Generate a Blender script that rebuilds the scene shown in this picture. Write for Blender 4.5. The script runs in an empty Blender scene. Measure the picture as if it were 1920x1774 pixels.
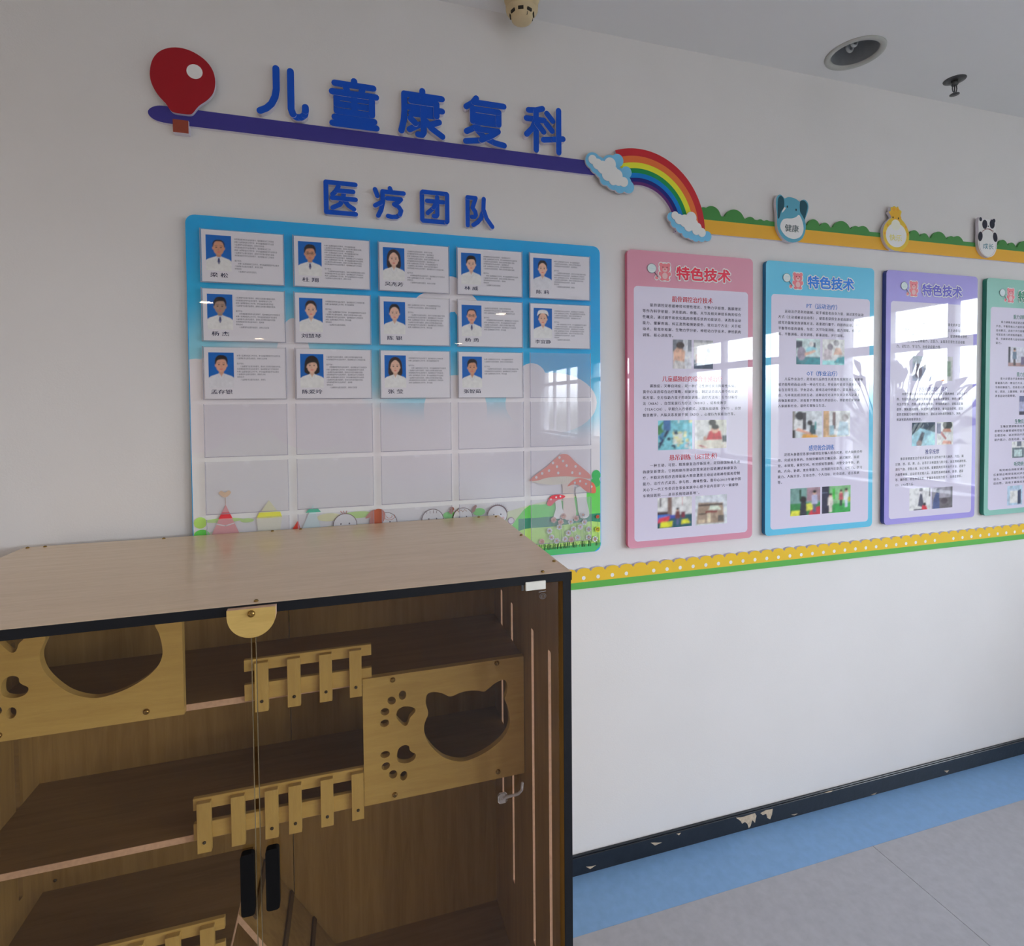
import bpy, bmesh, math, random
import numpy as np
from mathutils import Vector, Matrix
from mathutils.geometry import tessellate_polygon
random.seed(7)
scene = bpy.context.scene
COL = scene.collection
PI = math.pi

# ------------------------------------------------------------------ camera
CAM = Vector((0.0, -1.6797, 1.62))
cd = bpy.data.cameras.new('camera')
cam = bpy.data.objects.new('camera', cd)
COL.objects.link(cam)
rot = Matrix.Rotation(-0.2823, 3, 'Z') @ Matrix.Rotation(PI / 2 - 0.0263, 3, 'X') @ Matrix.Rotation(-0.0086, 3, 'Z')
cam.matrix_world = Matrix.Translation(CAM) @ rot.to_4x4()
cd.sensor_fit = 'HORIZONTAL'
cd.sensor_width = 36.0
cd.lens = 1008.0 / 1920 * 36.0
cd.shift_x = 0.0
cd.shift_y = -(887.0 - 783.0) / 1920
cd.clip_start = 0.02
scene.camera = cam

# ------------------------------------------------------------------ world: overcast sky above a dull ground
SKY = 24.0
w = bpy.data.worlds.new('overcast_sky')
scene.world = w
w.use_nodes = True
nt = w.node_tree
nt.nodes.clear()
tc = nt.nodes.new('ShaderNodeTexCoord')
sx = nt.nodes.new('ShaderNodeSeparateXYZ')
rp = nt.nodes.new('ShaderNodeValToRGB')
rp.color_ramp.elements[0].position = 0.49
rp.color_ramp.elements[0].color = (0.10, 0.11, 0.10, 1)
rp.color_ramp.elements[1].position = 0.52
rp.color_ramp.elements[1].color = (0.845, 0.905, 1.0, 1)
mp = nt.nodes.new('ShaderNodeMapRange')
mp.inputs['From Min'].default_value = -1
mp.inputs['From Max'].default_value = 1
bg = nt.nodes.new('ShaderNodeBackground')
bg.inputs['Strength'].default_value = SKY
ow = nt.nodes.new('ShaderNodeOutputWorld')
nt.links.new(tc.outputs['Generated'], sx.inputs[0])
nt.links.new(sx.outputs['Z'], mp.inputs['Value'])
nt.links.new(mp.outputs[0], rp.inputs[0])
nt.links.new(rp.outputs[0], bg.inputs['Color'])
nt.links.new(bg.outputs[0], ow.inputs['Surface'])

# window openings in the right wall (y0, y1), with portals that guide the daylight
XR, XL, YF, HC = 4.2, -3.6, -11.0, 2.861
MULL = [(-2.24, -1.80, -1.30, -1.075), (-4.60, -3.90, -2.93), (-7.60, -6.85, -6.10), (-10.40, -9.70, -8.90, -8.20)]  # third window is added, unseen, for more daylight; narrowed to miss the poster reflections
WINS = [(m[0], m[-1]) for m in MULL]
WZ0, WZ1, WTR = 0.95, 2.40, 2.050
for (a, b) in WINS:
    ld = bpy.data.lights.new('window_portal', 'AREA')
    ld.shape = 'RECTANGLE'
    ld.size = WZ1 - WZ0
    ld.size_y = b - a
    ld.cycles.is_portal = True
    lo = bpy.data.objects.new('window_portal', ld)
    COL.objects.link(lo)
    lo.location = (XR + 0.16, (a + b) / 2, (WZ0 + WZ1) / 2)
    lo.rotation_euler = (0, PI / 2, 0)

vs = scene.view_settings
vs.view_transform = 'Standard'
vs.look = 'None'
vs.exposure = 0.03
vs.gamma = 1.0
vs.use_curve_mapping = False
cy = scene.cycles
cy.max_bounces, cy.diffuse_bounces, cy.glossy_bounces, cy.transmission_bounces, cy.transparent_max_bounces = 6, 4, 2, 2, 14
LAMP = 78.0

# ------------------------------------------------------------------ colour and material helpers
def lin(c):
    c = c / 255.0
    return c / 12.92 if c <= 0.04045 else ((c + 0.055) / 1.055) ** 2.4
def P(r, g, b, k=0.55):
    """colour read under the room's light (white paint reads about k) turned into a surface colour"""
    return tuple(min(0.92, lin(v) / k) for v in (r, g, b))
def S(r, g, b):
    return tuple(lin(v) for v in (r, g, b))

def new_mat(name):
    m = bpy.data.materials.new(name)
    m.use_nodes = True
    return m, m.node_tree, m.node_tree.nodes['Principled BSDF']
def mat(name, col, rough=0.5, spec=0.5, metal=0.0, coat=0.0, var=0.04, vs_=30.0, bump=0.0, bs=200.0, stretch=(1, 1, 1)):
    m, t, b = new_mat(name)
    b.inputs['Roughness'].default_value = rough
    b.inputs['Specular IOR Level'].default_value = spec
    b.inputs['Metallic'].default_value = metal
    b.inputs['Coat Weight'].default_value = coat
    b.inputs['Coat Roughness'].default_value = 0.03
    co = t.nodes.new('ShaderNodeTexCoord')
    mpn = t.nodes.new('ShaderNodeMapping')
    mpn.inputs['Scale'].default_value = stretch
    t.links.new(co.outputs['Object'], mpn.inputs[0])
    n = t.nodes.new('ShaderNodeTexNoise')
    n.inputs['Scale'].default_value = vs_
    n.inputs['Detail'].default_value = 4
    t.links.new(mpn.outputs[0], n.inputs['Vector'])
    r = t.nodes.new('ShaderNodeValToRGB')
    r.color_ramp.elements[0].position = 0.3
    r.color_ramp.elements[1].position = 0.7
    r.color_ramp.elements[0].color = tuple(max(0, c * (1 - var)) for c in col) + (1,)
    r.color_ramp.elements[1].color = tuple(min(1, c * (1 + var)) for c in col) + (1,)
    t.links.new(n.outputs['Fac'], r.inputs[0])
    t.links.new(r.outputs[0], b.inputs['Base Color'])
    if bump:
        n2 = t.nodes.new('ShaderNodeTexNoise')
        n2.inputs['Scale'].default_value = bs
        t.links.new(mpn.outputs[0], n2.inputs['Vector'])
        bp = t.nodes.new('ShaderNodeBump')
        bp.inputs['Strength'].default_value = bump
        bp.inputs['Distance'].default_value = 0.002
        t.links.new(n2.outputs['Fac'], bp.inputs['Height'])
        t.links.new(bp.outputs[0], b.inputs['Normal'])
    return m
def wood(name, light, dark, stretch, rough=0.35, spec=0.5, scale=6.0):
    m, t, b = new_mat(name)
    b.inputs['Roughness'].default_value = rough
    b.inputs['Specular IOR Level'].default_value = spec
    co = t.nodes.new('ShaderNodeTexCoord')
    mpn = t.nodes.new('ShaderNodeMapping')
    mpn.inputs['Scale'].default_value = stretch
    t.links.new(co.outputs['Object'], mpn.inputs[0])
    n = t.nodes.new('ShaderNodeTexNoise')
    n.inputs['Scale'].default_value = scale
    n.inputs['Detail'].default_value = 6
    n.inputs['Roughness'].default_value = 0.6
    n.inputs['Distortion'].default_value = 0.6
    t.links.new(mpn.outputs[0], n.inputs['Vector'])
    r = t.nodes.new('ShaderNodeValToRGB')
    e = r.color_ramp.elements
    e[0].position = 0.32; e[0].color = dark + (1,)
    e[1].position = 0.62; e[1].color = light + (1,)
    t.links.new(n.outputs['Fac'], r.inputs[0])
    n2 = t.nodes.new('ShaderNodeTexNoise')
    n2.inputs['Scale'].default_value = scale * 9
    n2.inputs['Detail'].default_value = 3
    t.links.new(mpn.outputs[0], n2.inputs['Vector'])
    mx = t.nodes.new('ShaderNodeMix')
    mx.data_type = 'RGBA'
    mx.blend_type = 'MULTIPLY'
    mx.inputs['Factor'].default_value = 0.16
    t.links.new(r.outputs[0], mx.inputs['A'])
    t.links.new(n2.outputs['Fac'], mx.inputs['B'])
    t.links.new(mx.outputs['Result'], b.inputs['Base Color'])
    return m
def glass(name, tint, gloss=1.0, milky=0.0, milk=(0.8, 0.78, 0.85), ior=1.45):
    """thin sheet: light passes straight through, tinted, with a mirror reflection by angle"""
    m = bpy.data.materials.new(name)
    m.use_nodes = True
    t = m.node_tree
    t.nodes.clear()
    tr = t.nodes.new('ShaderNodeBsdfTransparent')
    tr.inputs[0].default_value = tint + (1,)
    base = tr
    if milky:
        df = t.nodes.new('ShaderNodeBsdfDiffuse')
        df.inputs[0].default_value = milk + (1,)
        mm = t.nodes.new('ShaderNodeMixShader')
        mm.inputs[0].default_value = milky
        t.links.new(tr.outputs[0], mm.inputs[1])
        t.links.new(df.outputs[0], mm.inputs[2])
        base = mm
    gl = t.nodes.new('ShaderNodeBsdfGlossy')
    gl.inputs['Roughness'].default_value = 0.015
    fr = t.nodes.new('ShaderNodeFresnel')
    fr.inputs[0].default_value = ior
    mu = t.nodes.new('ShaderNodeMath')
    mu.operation = 'MULTIPLY'
    mu.inputs[1].default_value = gloss
    ge = t.nodes.new('ShaderNodeNewGeometry')
    iv = t.nodes.new('ShaderNodeMath')
    iv.operation = 'SUBTRACT'
    iv.inputs[0].default_value = 1.0
    t.links.new(ge.outputs['Backfacing'], iv.inputs[1])
    mf = t.nodes.new('ShaderNodeMath')
    mf.operation = 'MULTIPLY'
    t.links.new(fr.outputs[0], mf.inputs[0])
    t.links.new(iv.outputs[0], mf.inputs[1])
    t.links.new(mf.outputs[0], mu.inputs[0])
    mx = t.nodes.new('ShaderNodeMixShader')
    t.links.new(mu.outputs[0], mx.inputs[0])
    t.links.new(base.outputs[0], mx.inputs[1])
    t.links.new(gl.outputs[0], mx.inputs[2])
    o = t.nodes.new('ShaderNodeOutputMaterial')
    t.links.new(mx.outputs[0], o.inputs[0])
    return m
def emit(name, col, s):
    m = bpy.data.materials.new(name)
    m.use_nodes = True
    t = m.node_tree
    t.nodes.clear()
    e = t.nodes.new('ShaderNodeEmission')
    e.inputs[0].default_value = col + (1,)
    e.inputs[1].default_value = s
    o = t.nodes.new('ShaderNodeOutputMaterial')
    t.links.new(e.outputs[0], o.inputs[0])
    return m
def print_mat(name, rough, coat):
    m, t, b = new_mat(name)
    a = t.nodes.new('ShaderNodeAttribute')
    a.attribute_name = 'Col'
    t.links.new(a.outputs['Color'], b.inputs['Base Color'])
    b.inputs['Roughness'].default_value = rough
    b.inputs['Specular IOR Level'].default_value = 0.3
    b.inputs['Coat Weight'].default_value = coat
    b.inputs['Coat Roughness'].default_value = 0.012
    return m

M = {}
M['wall'] = mat('painted_plaster', (0.83, 0.81, 0.805), 0.75, 0.25, var=0.015, vs_=3, bump=0.12, bs=260)
M['beige'] = mat('warm_bounce_beige', (0.80, 0.66, 0.50), 0.75, 0.25, var=0.015, vs_=3)  # invented colour for the unseen left and front walls, to bounce warm light
M['ceiling'] = mat('ceiling_paint', (0.88, 0.875, 0.875), 0.85, 0.2, var=0.012, vs_=2)
M['floor'] = mat('grey_vinyl', P(138, 137, 142, 0.56), 0.42, 0.4, var=0.06, vs_=40)
M['bluefloor'] = mat('blue_vinyl', P(101, 133, 168, 0.56), 0.4, 0.4, var=0.05, vs_=40)
M['joint'] = mat('joint_filler', (0.2, 0.2, 0.2), 0.8)
M['base'] = mat('black_gloss_paint', (0.014, 0.017, 0.024), 0.28, 0.5, var=0.2, vs_=25, bump=0.3, bs=60)
M['chip'] = mat('bare_plaster', P(158, 143, 124), 0.9, 0.1, var=0.15, vs_=90)
M['print'] = print_mat('glossy_print', 0.45, 1.0)
M['paint'] = print_mat('satin_print', 0.5, 0.12)
M['pvc'] = mat('white_foam_board_edge', (0.78, 0.74, 0.84), 0.6, 0.3, var=0.03)
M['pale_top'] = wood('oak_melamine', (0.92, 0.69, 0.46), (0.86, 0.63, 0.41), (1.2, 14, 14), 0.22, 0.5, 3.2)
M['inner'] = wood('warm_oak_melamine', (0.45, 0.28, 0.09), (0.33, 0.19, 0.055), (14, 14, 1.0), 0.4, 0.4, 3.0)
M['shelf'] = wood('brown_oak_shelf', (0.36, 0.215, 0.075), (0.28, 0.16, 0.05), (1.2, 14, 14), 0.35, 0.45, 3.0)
M['pine'] = wood('pale_pine', (0.72, 0.49, 0.15), (0.64, 0.42, 0.12), (1.5, 14, 14), 0.42, 0.4, 4.0)
M['pinev'] = wood('pale_pine_upright', (0.72, 0.49, 0.15), (0.64, 0.42, 0.12), (14, 14, 1.5), 0.42, 0.4, 4.0)
M['raw'] = mat('raw_board_edge', (0.74, 0.48, 0.33), 0.8, 0.2, var=0.08, vs_=120)
M['black'] = mat('black_edge_band', (0.006, 0.008, 0.012), 0.4, 0.3, var=0.1)
M['handle'] = mat('black_plastic', (0.003, 0.003, 0.0035), 0.6, 0.15, var=0.1)
M['brass'] = mat('brass_screw', (0.36, 0.23, 0.07), 0.22, 0.5, 1.0, var=0.05)
M['hole'] = mat('dark_screw_recess', (0.06, 0.04, 0.02), 0.6)
M['tint'] = glass('smoked_glass', (0.93, 0.91, 0.87), 1.3)
M['clear'] = glass('clear_acrylic', (0.985, 0.985, 0.985), 0.75)
M['milky'] = glass('milky_acrylic', (0.97, 0.97, 0.98), 0.0, 0.22, (0.88, 0.87, 1.0))
M['rim'] = glass('acrylic_edge', (0.82, 0.82, 0.86), 0.0, 0.35, (0.8, 0.78, 0.88))
M['pane'] = glass('window_glass', (0.96, 0.97, 0.97), 0.8)
M['hook'] = glass('clear_plastic', (0.85, 0.82, 0.8), 1.0, 0.35, (0.55, 0.5, 0.48))
M['hinge'] = mat('white_hinge', P(205, 198, 188, 0.6), 0.4, 0.5, var=0.03)
M['cream'] = mat('aged_cream_plastic', P(140, 126, 98, 0.36), 0.5, 0.4, var=0.06, vs_=20)
M['slot'] = mat('dark_vent', (0.02, 0.015, 0.01), 0.7)
M['slat'] = mat('dark_slat', (0.13, 0.075, 0.03), 0.6)
M['gedge'] = mat('ground_glass_edge', (0.22, 0.17, 0.10), 0.3, 0.5, var=0.05)
M['ring'] = mat('white_trim_ring', (0.52, 0.53, 0.50), 0.45, 0.5, var=0.03)
M['can'] = mat('grey_reflector', (0.36, 0.38, 0.40), 0.35, 0.5, 0.3, var=0.1)
M['tube'] = mat('unlit_lamp_glass', (0.55, 0.57, 0.58), 0.15, 0.6, var=0.03)
M['chrome'] = mat('dull_chrome', (0.10, 0.105, 0.11), 0.35, 0.5, 0.6, var=0.1)
M['frame'] = mat('white_window_frame', (0.62, 0.63, 0.66), 0.4, 0.5, var=0.02)
M['lit'] = emit('lamp_glow', (1.0, 0.69, 0.43), LAMP)
M['leaf'] = mat('plant_leaf', (0.05, 0.13, 0.05), 0.4, 0.4, var=0.3)
M['pot'] = mat('terracotta', (0.35, 0.16, 0.09), 0.7)

# ------------------------------------------------------------------ mesh helpers
WL = {}
def tag(o, label, cat, group=None, kind=None):
    o['label'] = label
    if cat: o['category'] = cat
    if group: o['group'] = group
    if kind: o['kind'] = kind
    return o
def struct(o):
    o['kind'] = 'structure'
    return o
def empty(name, loc):
    o = bpy.data.objects.new(name, None)
    o.empty_display_size = 0.05
    COL.objects.link(o)
    o.location = loc
    WL[o.name] = Vector(loc)
    return o
def put(name, me, parent=None, origin=None):
    """link a mesh whose vertices are in room coordinates"""
    if origin is None:
        if parent is not None:
            origin = WL[parent.name]
        else:
            xs = [v.co for v in me.vertices]
            origin = Vector(((min(v.x for v in xs) + max(v.x for v in xs)) / 2, (min(v.y for v in xs) + max(v.y for v in xs)) / 2, min(v.z for v in xs)))
    me.transform(Matrix.Translation(-Vector(origin)))
    o = bpy.data.objects.new(name, me)
    COL.objects.link(o)
    if parent is not None:
        o.parent = parent
        o.location = Vector(origin) - WL[parent.name]
    else:
        o.location = origin
    WL[o.name] = Vector(origin)
    return o
def mesh_from(name, verts, faces, mats, fmat=None, fcol=None, smooth=False):
    me = bpy.data.meshes.new(name)
    me.from_pydata([tuple(v) for v in verts], [], faces)
    for m in mats: me.materials.append(m)
    if fmat: me.polygons.foreach_set('material_index', fmat)
    if fcol:
        ca = me.color_attributes.new('Col', 'FLOAT_COLOR', 'CORNER')
        data = []
        for p, c in zip(me.polygons, fcol):
            data += list(c + (1.0,)) * p.loop_total
        ca.data.foreach_set('color', data)
    if smooth: me.polygons.foreach_set('use_smooth', [True] * len(me.polygons))
    me.update()
    return me
def box_bm(bm, x0, x1, y0, y1, z0, z1, bev=0.0, mi=0):
    r = bmesh.ops.create_cube(bm, size=1.0)
    vs_ = r['verts']
    for v in vs_:
        v.co = Vector((x0 + (v.co.x + .5) * (x1 - x0), y0 + (v.co.y + .5) * (y1 - y0), z0 + (v.co.z + .5) * (z1 - z0)))
    fs = set(f for v in vs_ for f in v.link_faces)
    for f in fs: f.material_index = mi
    if bev:
        es = list(set(e for v in vs_ for e in v.link_edges))
        bmesh.ops.bevel(bm, geom=es, offset=bev, segments=1, affect='EDGES', profile=0.5)
def bm_obj(name, bm, mats, parent=None, smooth=False, origin=None):
    me = bpy.data.meshes.new(name)
    bm.normal_update()
    bm.to_mesh(me)
    bm.free()
    for m in (mats if isinstance(mats, (list, tuple)) else [mats]): me.materials.append(m)
    if smooth: me.polygons.foreach_set('use_smooth', [True] * len(me.polygons))
    return put(name, me, parent, origin)
def box(name, x0, x1, y0, y1, z0, z1, m, parent=None, bev=0.0):
    bm = bmesh.new()
    box_bm(bm, x0, x1, y0, y1, z0, z1, bev)
    return bm_obj(name, bm, m, parent)
def boxes(name, lst, m, parent=None, bev=0.0):
    bm = bmesh.new()
    for b in lst: box_bm(bm, *b, bev=bev)
    return bm_obj(name, bm, m, parent)
def lathe(name, prof, center, axis, m, parent=None, seg=24, smooth=True, caps=True):
    """prof: (radius, distance along axis)"""
    ax = Vector(axis).normalized()
    u = ax.orthogonal().normalized()
    v = ax.cross(u)
    verts, faces = [], []
    c = Vector(center)
    for r, h in prof:
        for i in range(seg):
            a = 2 * PI * i / seg
            verts.append(c + ax * h + (u * math.cos(a) + v * math.sin(a)) * r)
    for k in range(len(prof) - 1):
        for i in range(seg):
            j = (i + 1) % seg
            faces.append((k * seg + i, k * seg + j, (k + 1) * seg + j, (k + 1) * seg + i))
    if caps and prof[0][0] > 1e-6: faces.append(tuple(reversed(range(seg))))
    if caps and prof[-1][0] > 1e-6: faces.append(tuple(range((len(prof) - 1) * seg, len(prof) * seg)))
    me = mesh_from(name, verts, faces, [m], smooth=smooth)
    return put(name, me, parent)
def tube_mesh(name, pts, r, m, parent=None, seg=8):
    verts, faces = [], []
    pts = [Vector(p) for p in pts]
    up = None
    for i, p in enumerate(pts):
        d = (pts[min(i + 1, len(pts) - 1)] - pts[max(i - 1, 0)]).normalized()
        if up is None: up = d.orthogonal().normalized()
        up = (up - d * up.dot(d)).normalized()
        v = d.cross(up)
        for k in range(seg):
            a = 2 * PI * k / seg
            verts.append(p + (up * math.cos(a) + v * math.sin(a)) * r)
    n = len(pts)
    for i in range(n - 1):
        for k in range(seg):
            j = (k + 1) % seg
            faces.append((i * seg + k, i * seg + j, (i + 1) * seg + j, (i + 1) * seg + k))
    faces.append(tuple(reversed(range(seg))))
    faces.append(tuple(range((n - 1) * seg, n * seg)))
    return put(name, mesh_from(name, verts, faces, [m], smooth=True), parent)
def area(p): return sum(p[i][0] * p[(i + 1) % len(p)][1] - p[(i + 1) % len(p)][0] * p[i][1] for i in range(len(p))) / 2
def ccw(p): return list(p) if area(p) > 0 else list(reversed(p))
def tess(loops):
    vl = [[Vector((x, z, 0)) for x, z in l] for l in loops]
    flat = [q for l in loops for q in l]
    out = []
    for t in tessellate_polygon(vl):
        a, b, c = (flat[i] for i in t)
        s = (b[0] - a[0]) * (c[1] - a[1]) - (b[1] - a[1]) * (c[0] - a[0])
        if abs(s) < 1e-14: continue
        out.append(tuple(t) if s > 0 else (t[0], t[2], t[1]))
    return flat, out
def ell(cx, cz, rx, rz, n=24, a0=0.0, a1=360.0, rot_=0.0):
    full = abs(a1 - a0) >= 359.9
    m = n if full else n + 1
    r = math.radians(rot_)
    out = []
    for i in range(m):
        a = math.radians(a0 + (a1 - a0) * i / n)
        x, z = rx * math.cos(a), rz * math.sin(a)
        out.append((cx + x * math.cos(r) - z * math.sin(r), cz + x * math.sin(r) + z * math.cos(r)))
    return out
def rect(x0, z0, x1, z1): return [(x0, z0), (x1, z0), (x1, z1), (x0, z1)]
def rrect(x0, z0, x1, z1, r, n=6):
    o = []
    for cx, cz, a in ((x1 - r, z0 + r, -90), (x1 - r, z1 - r, 0), (x0 + r, z1 - r, 90), (x0 + r, z0 + r, 180)):
        o += ell(cx, cz, r, r, n, a, a + 90)
    return o
def spline(pts, n=5, closed=True):
    o = []
    N = len(pts)
    for i in range(N if closed else N - 1):
        g = lambda k: pts[k % N] if closed else pts[max(0, min(N - 1, k))]
        p0, p1, p2, p3 = g(i - 1), g(i), g(i + 1), g(i + 2)
        for s in range(n):
            t = s / n
            o.append(tuple(0.5 * (2 * p1[k] + (p2[k] - p0[k]) * t + (2 * p0[k] - 5 * p1[k] + 4 * p2[k] - p3[k]) * t * t + (3 * p1[k] - p0[k] - 3 * p2[k] + p3[k]) * t ** 3) for k in (0, 1)))
    if not closed: o.append(tuple(pts[-1]))
    return o
def plate_data(loops, yb, yf, axis='Y'):
    """solid cut from a sheet: loops in (x, z), first outer then holes"""
    loops = [ccw(loops[0])] + [list(reversed(ccw(l))) for l in loops[1:]]
    flat, tris = tess(loops)
    n = len(flat)
    verts = [(x, yf, z) for x, z in flat] + [(x, yb, z) for x, z in flat]
    faces = [t for t in tris] + [(t[0] + n, t[2] + n, t[1] + n) for t in tris]
    nf = len(tris)
    o = 0
    for l in loops:
        k = len(l)
        for i in range(k):
            j = (i + 1) % k
            faces.append((o + j, o + i, o + i + n, o + j + n))
        o += k
    return verts, faces, nf
def plate(name, loops, yb, yf, fm, sm, parent=None, col=None):
    v, f, nf = plate_data(loops, yb, yf)
    fmat = [0] * nf + [1] * (len(f) - nf)
    fc = [col or (1, 1, 1)] * len(f)
    return put(name, mesh_from(name, v, f, [fm, sm], fmat, fc), parent)
class Art:
    """flat print: coloured outlines laid over one another on a sheet that faces -Y"""
    EPS = 5e-5
    def __init__(s): s.v, s.f, s.c, s.n = [], [], [], 0
    def poly(s, pts, col, L=None):
        if L is None:
            s.n += 1
            L = s.n
        pts = ccw(pts)
        b = len(s.v)
        if len(pts) <= 4: ts = [tuple(range(len(pts)))]
        else: ts = tess([pts])[1]
        s.v += [(x, -L * s.EPS, z) for x, z in pts]
        s.f += [tuple(b + i for i in t) for t in ts]
        s.c += [col] * len(ts)
        return s
    def line(s, pts, wd, col, L=None, cap=True):
        if L is None:
            s.n += 1
            L = s.n
        for a, b in zip(pts, pts[1:]):
            dx, dz = b[0] - a[0], b[1] - a[1]
            d = math.hypot(dx, dz) or 1e-9
            ang = math.degrees(math.atan2(dz, dx))
            h = wd / 2
            if cap:
                q = ell(a[0], a[1], h, h, 4, ang + 90, ang + 270) + ell(b[0], b[1], h, h, 4, ang - 90, ang + 90)
            else:
                nx, nz = -dz / d * h, dx / d * h
                q = [(a[0] + nx, a[1] + nz), (a[0] - nx, a[1] - nz), (b[0] - nx, b[1] - nz), (b[0] + nx, b[1] + nz)]
            s.poly(q, col, L)
        return s
    def raster(s, name, parent, y, r, nx, nz, blur=1, noise=0.05, m=None, seed=1):
        """the same picture as a soft photograph: colours sampled on a fine grid of points and blended between them"""
        x0, z0, x1, z1 = r
        k = 2
        W_, H_ = nx * k, nz * k
        gx, gz = np.meshgrid((np.arange(W_) + .5) / W_, (np.arange(H_) + .5) / H_)
        im = np.zeros((H_, W_, 3))
        for f, c in sorted(zip(s.f, s.c), key=lambda q: -s.v[q[0][0]][1]):
            p = [((s.v[i][0] - x0) / (x1 - x0), (s.v[i][2] - z0) / (z1 - z0)) for i in f]
            ins = np.ones_like(gx, bool)
            for (ax, az), (bx, bz) in zip(p, p[1:] + p[:1]): ins &= ((bx - ax) * (gz - az) - (bz - az) * (gx - ax)) >= -1e-9
            im[ins] = c
        im = im.reshape(nz, k, nx, k, 3).mean((1, 3))
        rg = np.random.RandomState(seed)
        lo = np.kron(rg.uniform(-1, 1, (nz // 4 + 3, nx // 4 + 3)), np.ones((4, 4)))
        for _ in range(2): lo = sum(np.roll(np.roll(lo, a_, 0), b_, 1) for a_ in (-1, 0, 1) for b_ in (-1, 0, 1)) / 9
        lo = lo[4:nz + 4, 4:nx + 4]
        im *= (1 + noise * 1.6 * lo + noise * rg.uniform(-1, 1, (nz, nx)))[:, :, None]
        for _ in range(blur):
            q = np.pad(im, ((1, 1), (1, 1), (0, 0)), 'edge')
            im = (q[1:-1, 1:-1] * 4 + q[:-2, 1:-1] + q[2:, 1:-1] + q[1:-1, :-2] + q[1:-1, 2:]) / 8
        V = [(x0 + (x1 - x0) * i / (nx - 1), y, z0 + (z1 - z0) * j / (nz - 1)) for j in range(nz) for i in range(nx)]
        F = [(j * nx + i, j * nx + i + 1, (j + 1) * nx + i + 1, (j + 1) * nx + i) for j in range(nz - 1) for i in range(nx - 1)]
        me = mesh_from(name, V, F, [m or M['print']])
        ca = me.color_attributes.new('Col', 'FLOAT_COLOR', 'POINT')
        ca.data.foreach_set('color', np.concatenate([np.clip(im, 0, 1), np.ones((nz, nx, 1))], 2).ravel())
        return put(name, me, parent)
    def build(s, name, parent, y, m=None):
        me = mesh_from(name, [(x, y + dy, z) for x, dy, z in s.v], s.f, [m or M['print']], None, s.c)
        return put(name, me, parent)

def text(name, body, rect_, col, parent, y, bold=0.0, ring=1, m=None, space=1.0, res=1, wide=1.0):
    """lettering fitted into the rectangle (x0, z0, x1, z1) on a sheet facing -Y; bold thickens it by that share of a character"""
    c = bpy.data.curves.new(name, 'FONT')
    c.body = body
    c.size = 1.0
    c.resolution_u = res
    c.space_line = space
    c.space_character = wide
    o = bpy.data.objects.new(name, c)
    me = bpy.data.meshes.new_from_object(o)
    bpy.data.objects.remove(o)
    bpy.data.curves.remove(c)
    co = [v.co.copy() for v in me.vertices]
    fs = [tuple(p.vertices) for p in me.polygons]
    bpy.data.meshes.remove(me)
    ax, bx, az, bz = min(v.x for v in co) - bold, max(v.x for v in co) + bold, min(v.y for v in co) - bold, max(v.y for v in co) + bold
    x0, z0, x1, z1 = rect_
    kx, kz = (x1 - x0) / (bx - ax), (z1 - z0) / (bz - az)
    offs = [(0, 0)] if not bold else ([(bold, 0), (-bold, 0)] if ring == 1 else [(bold * math.cos(2 * PI * i / ring), bold * math.sin(2 * PI * i / ring)) for i in range(ring)] + [(0, 0)])
    V, F = [], []
    for i, (ox, oz) in enumerate(offs):
        n = len(V)
        V += [(x0 + (v.x + ox - ax) * kx, y - 2.5e-5 * i, z0 + (v.y + oz - az) * kz) for v in co]
        F += [tuple(n + k for k in f) for f in fs]
    return put(name, mesh_from(name, V, F, [m or M['print']], None, [col] * len(F)), parent)

# ------------------------------------------------------------------ the room
fl = struct(box('floor', XL, XR, YF, 0.0, -0.06, -0.003, M['joint']))
sheet_x = [XL, -2.22, -0.22, 1.78, 3.78, XR]
for a, b in zip(sheet_x, sheet_x[1:]):
    for y0, y1 in ((-0.2045 - 3.6, -0.2045), (-0.2045 - 7.2, -0.2045 - 3.6), (YF, -0.2045 - 7.2)):
        box('vinyl_sheet', a + 0.0008, b - 0.0008, y0 + 0.0008, y1, -0.003, 0.0, M['floor'], fl)
for a, b in ((XL, -0.9), (-0.9, 3.4), (3.4, XR)):
    box('border_strip', a, b, -0.204, 0.0, -0.003, 0.0, M['bluefloor'], fl)
struct(box('wall_back', XL - 0.15, XR + 0.15, 0.0, 0.15, -0.06, HC + 0.1, M['wall']))
struct(box('wall_left', XL - 0.15, XL, YF, 0.0, -0.06, HC + 0.1, M['beige']))
struct(box('wall_front', XL - 0.15, XR + 0.15, YF - 0.15, YF, -0.06, HC + 0.1, M['beige']))
lst = [(XR, XR + 0.2, YF, 0.0, -0.06, WZ0), (XR, XR + 0.2, YF, 0.0, WZ1, HC + 0.1)]
ys = [0.0]
for a, b in WINS: ys += [b, a]
ys.append(YF)
for i in range(0, len(ys), 2): lst.append((XR, XR + 0.2, ys[i + 1], ys[i], WZ0, WZ1))
struct(boxes('wall_right', lst, M['wall']))
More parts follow.
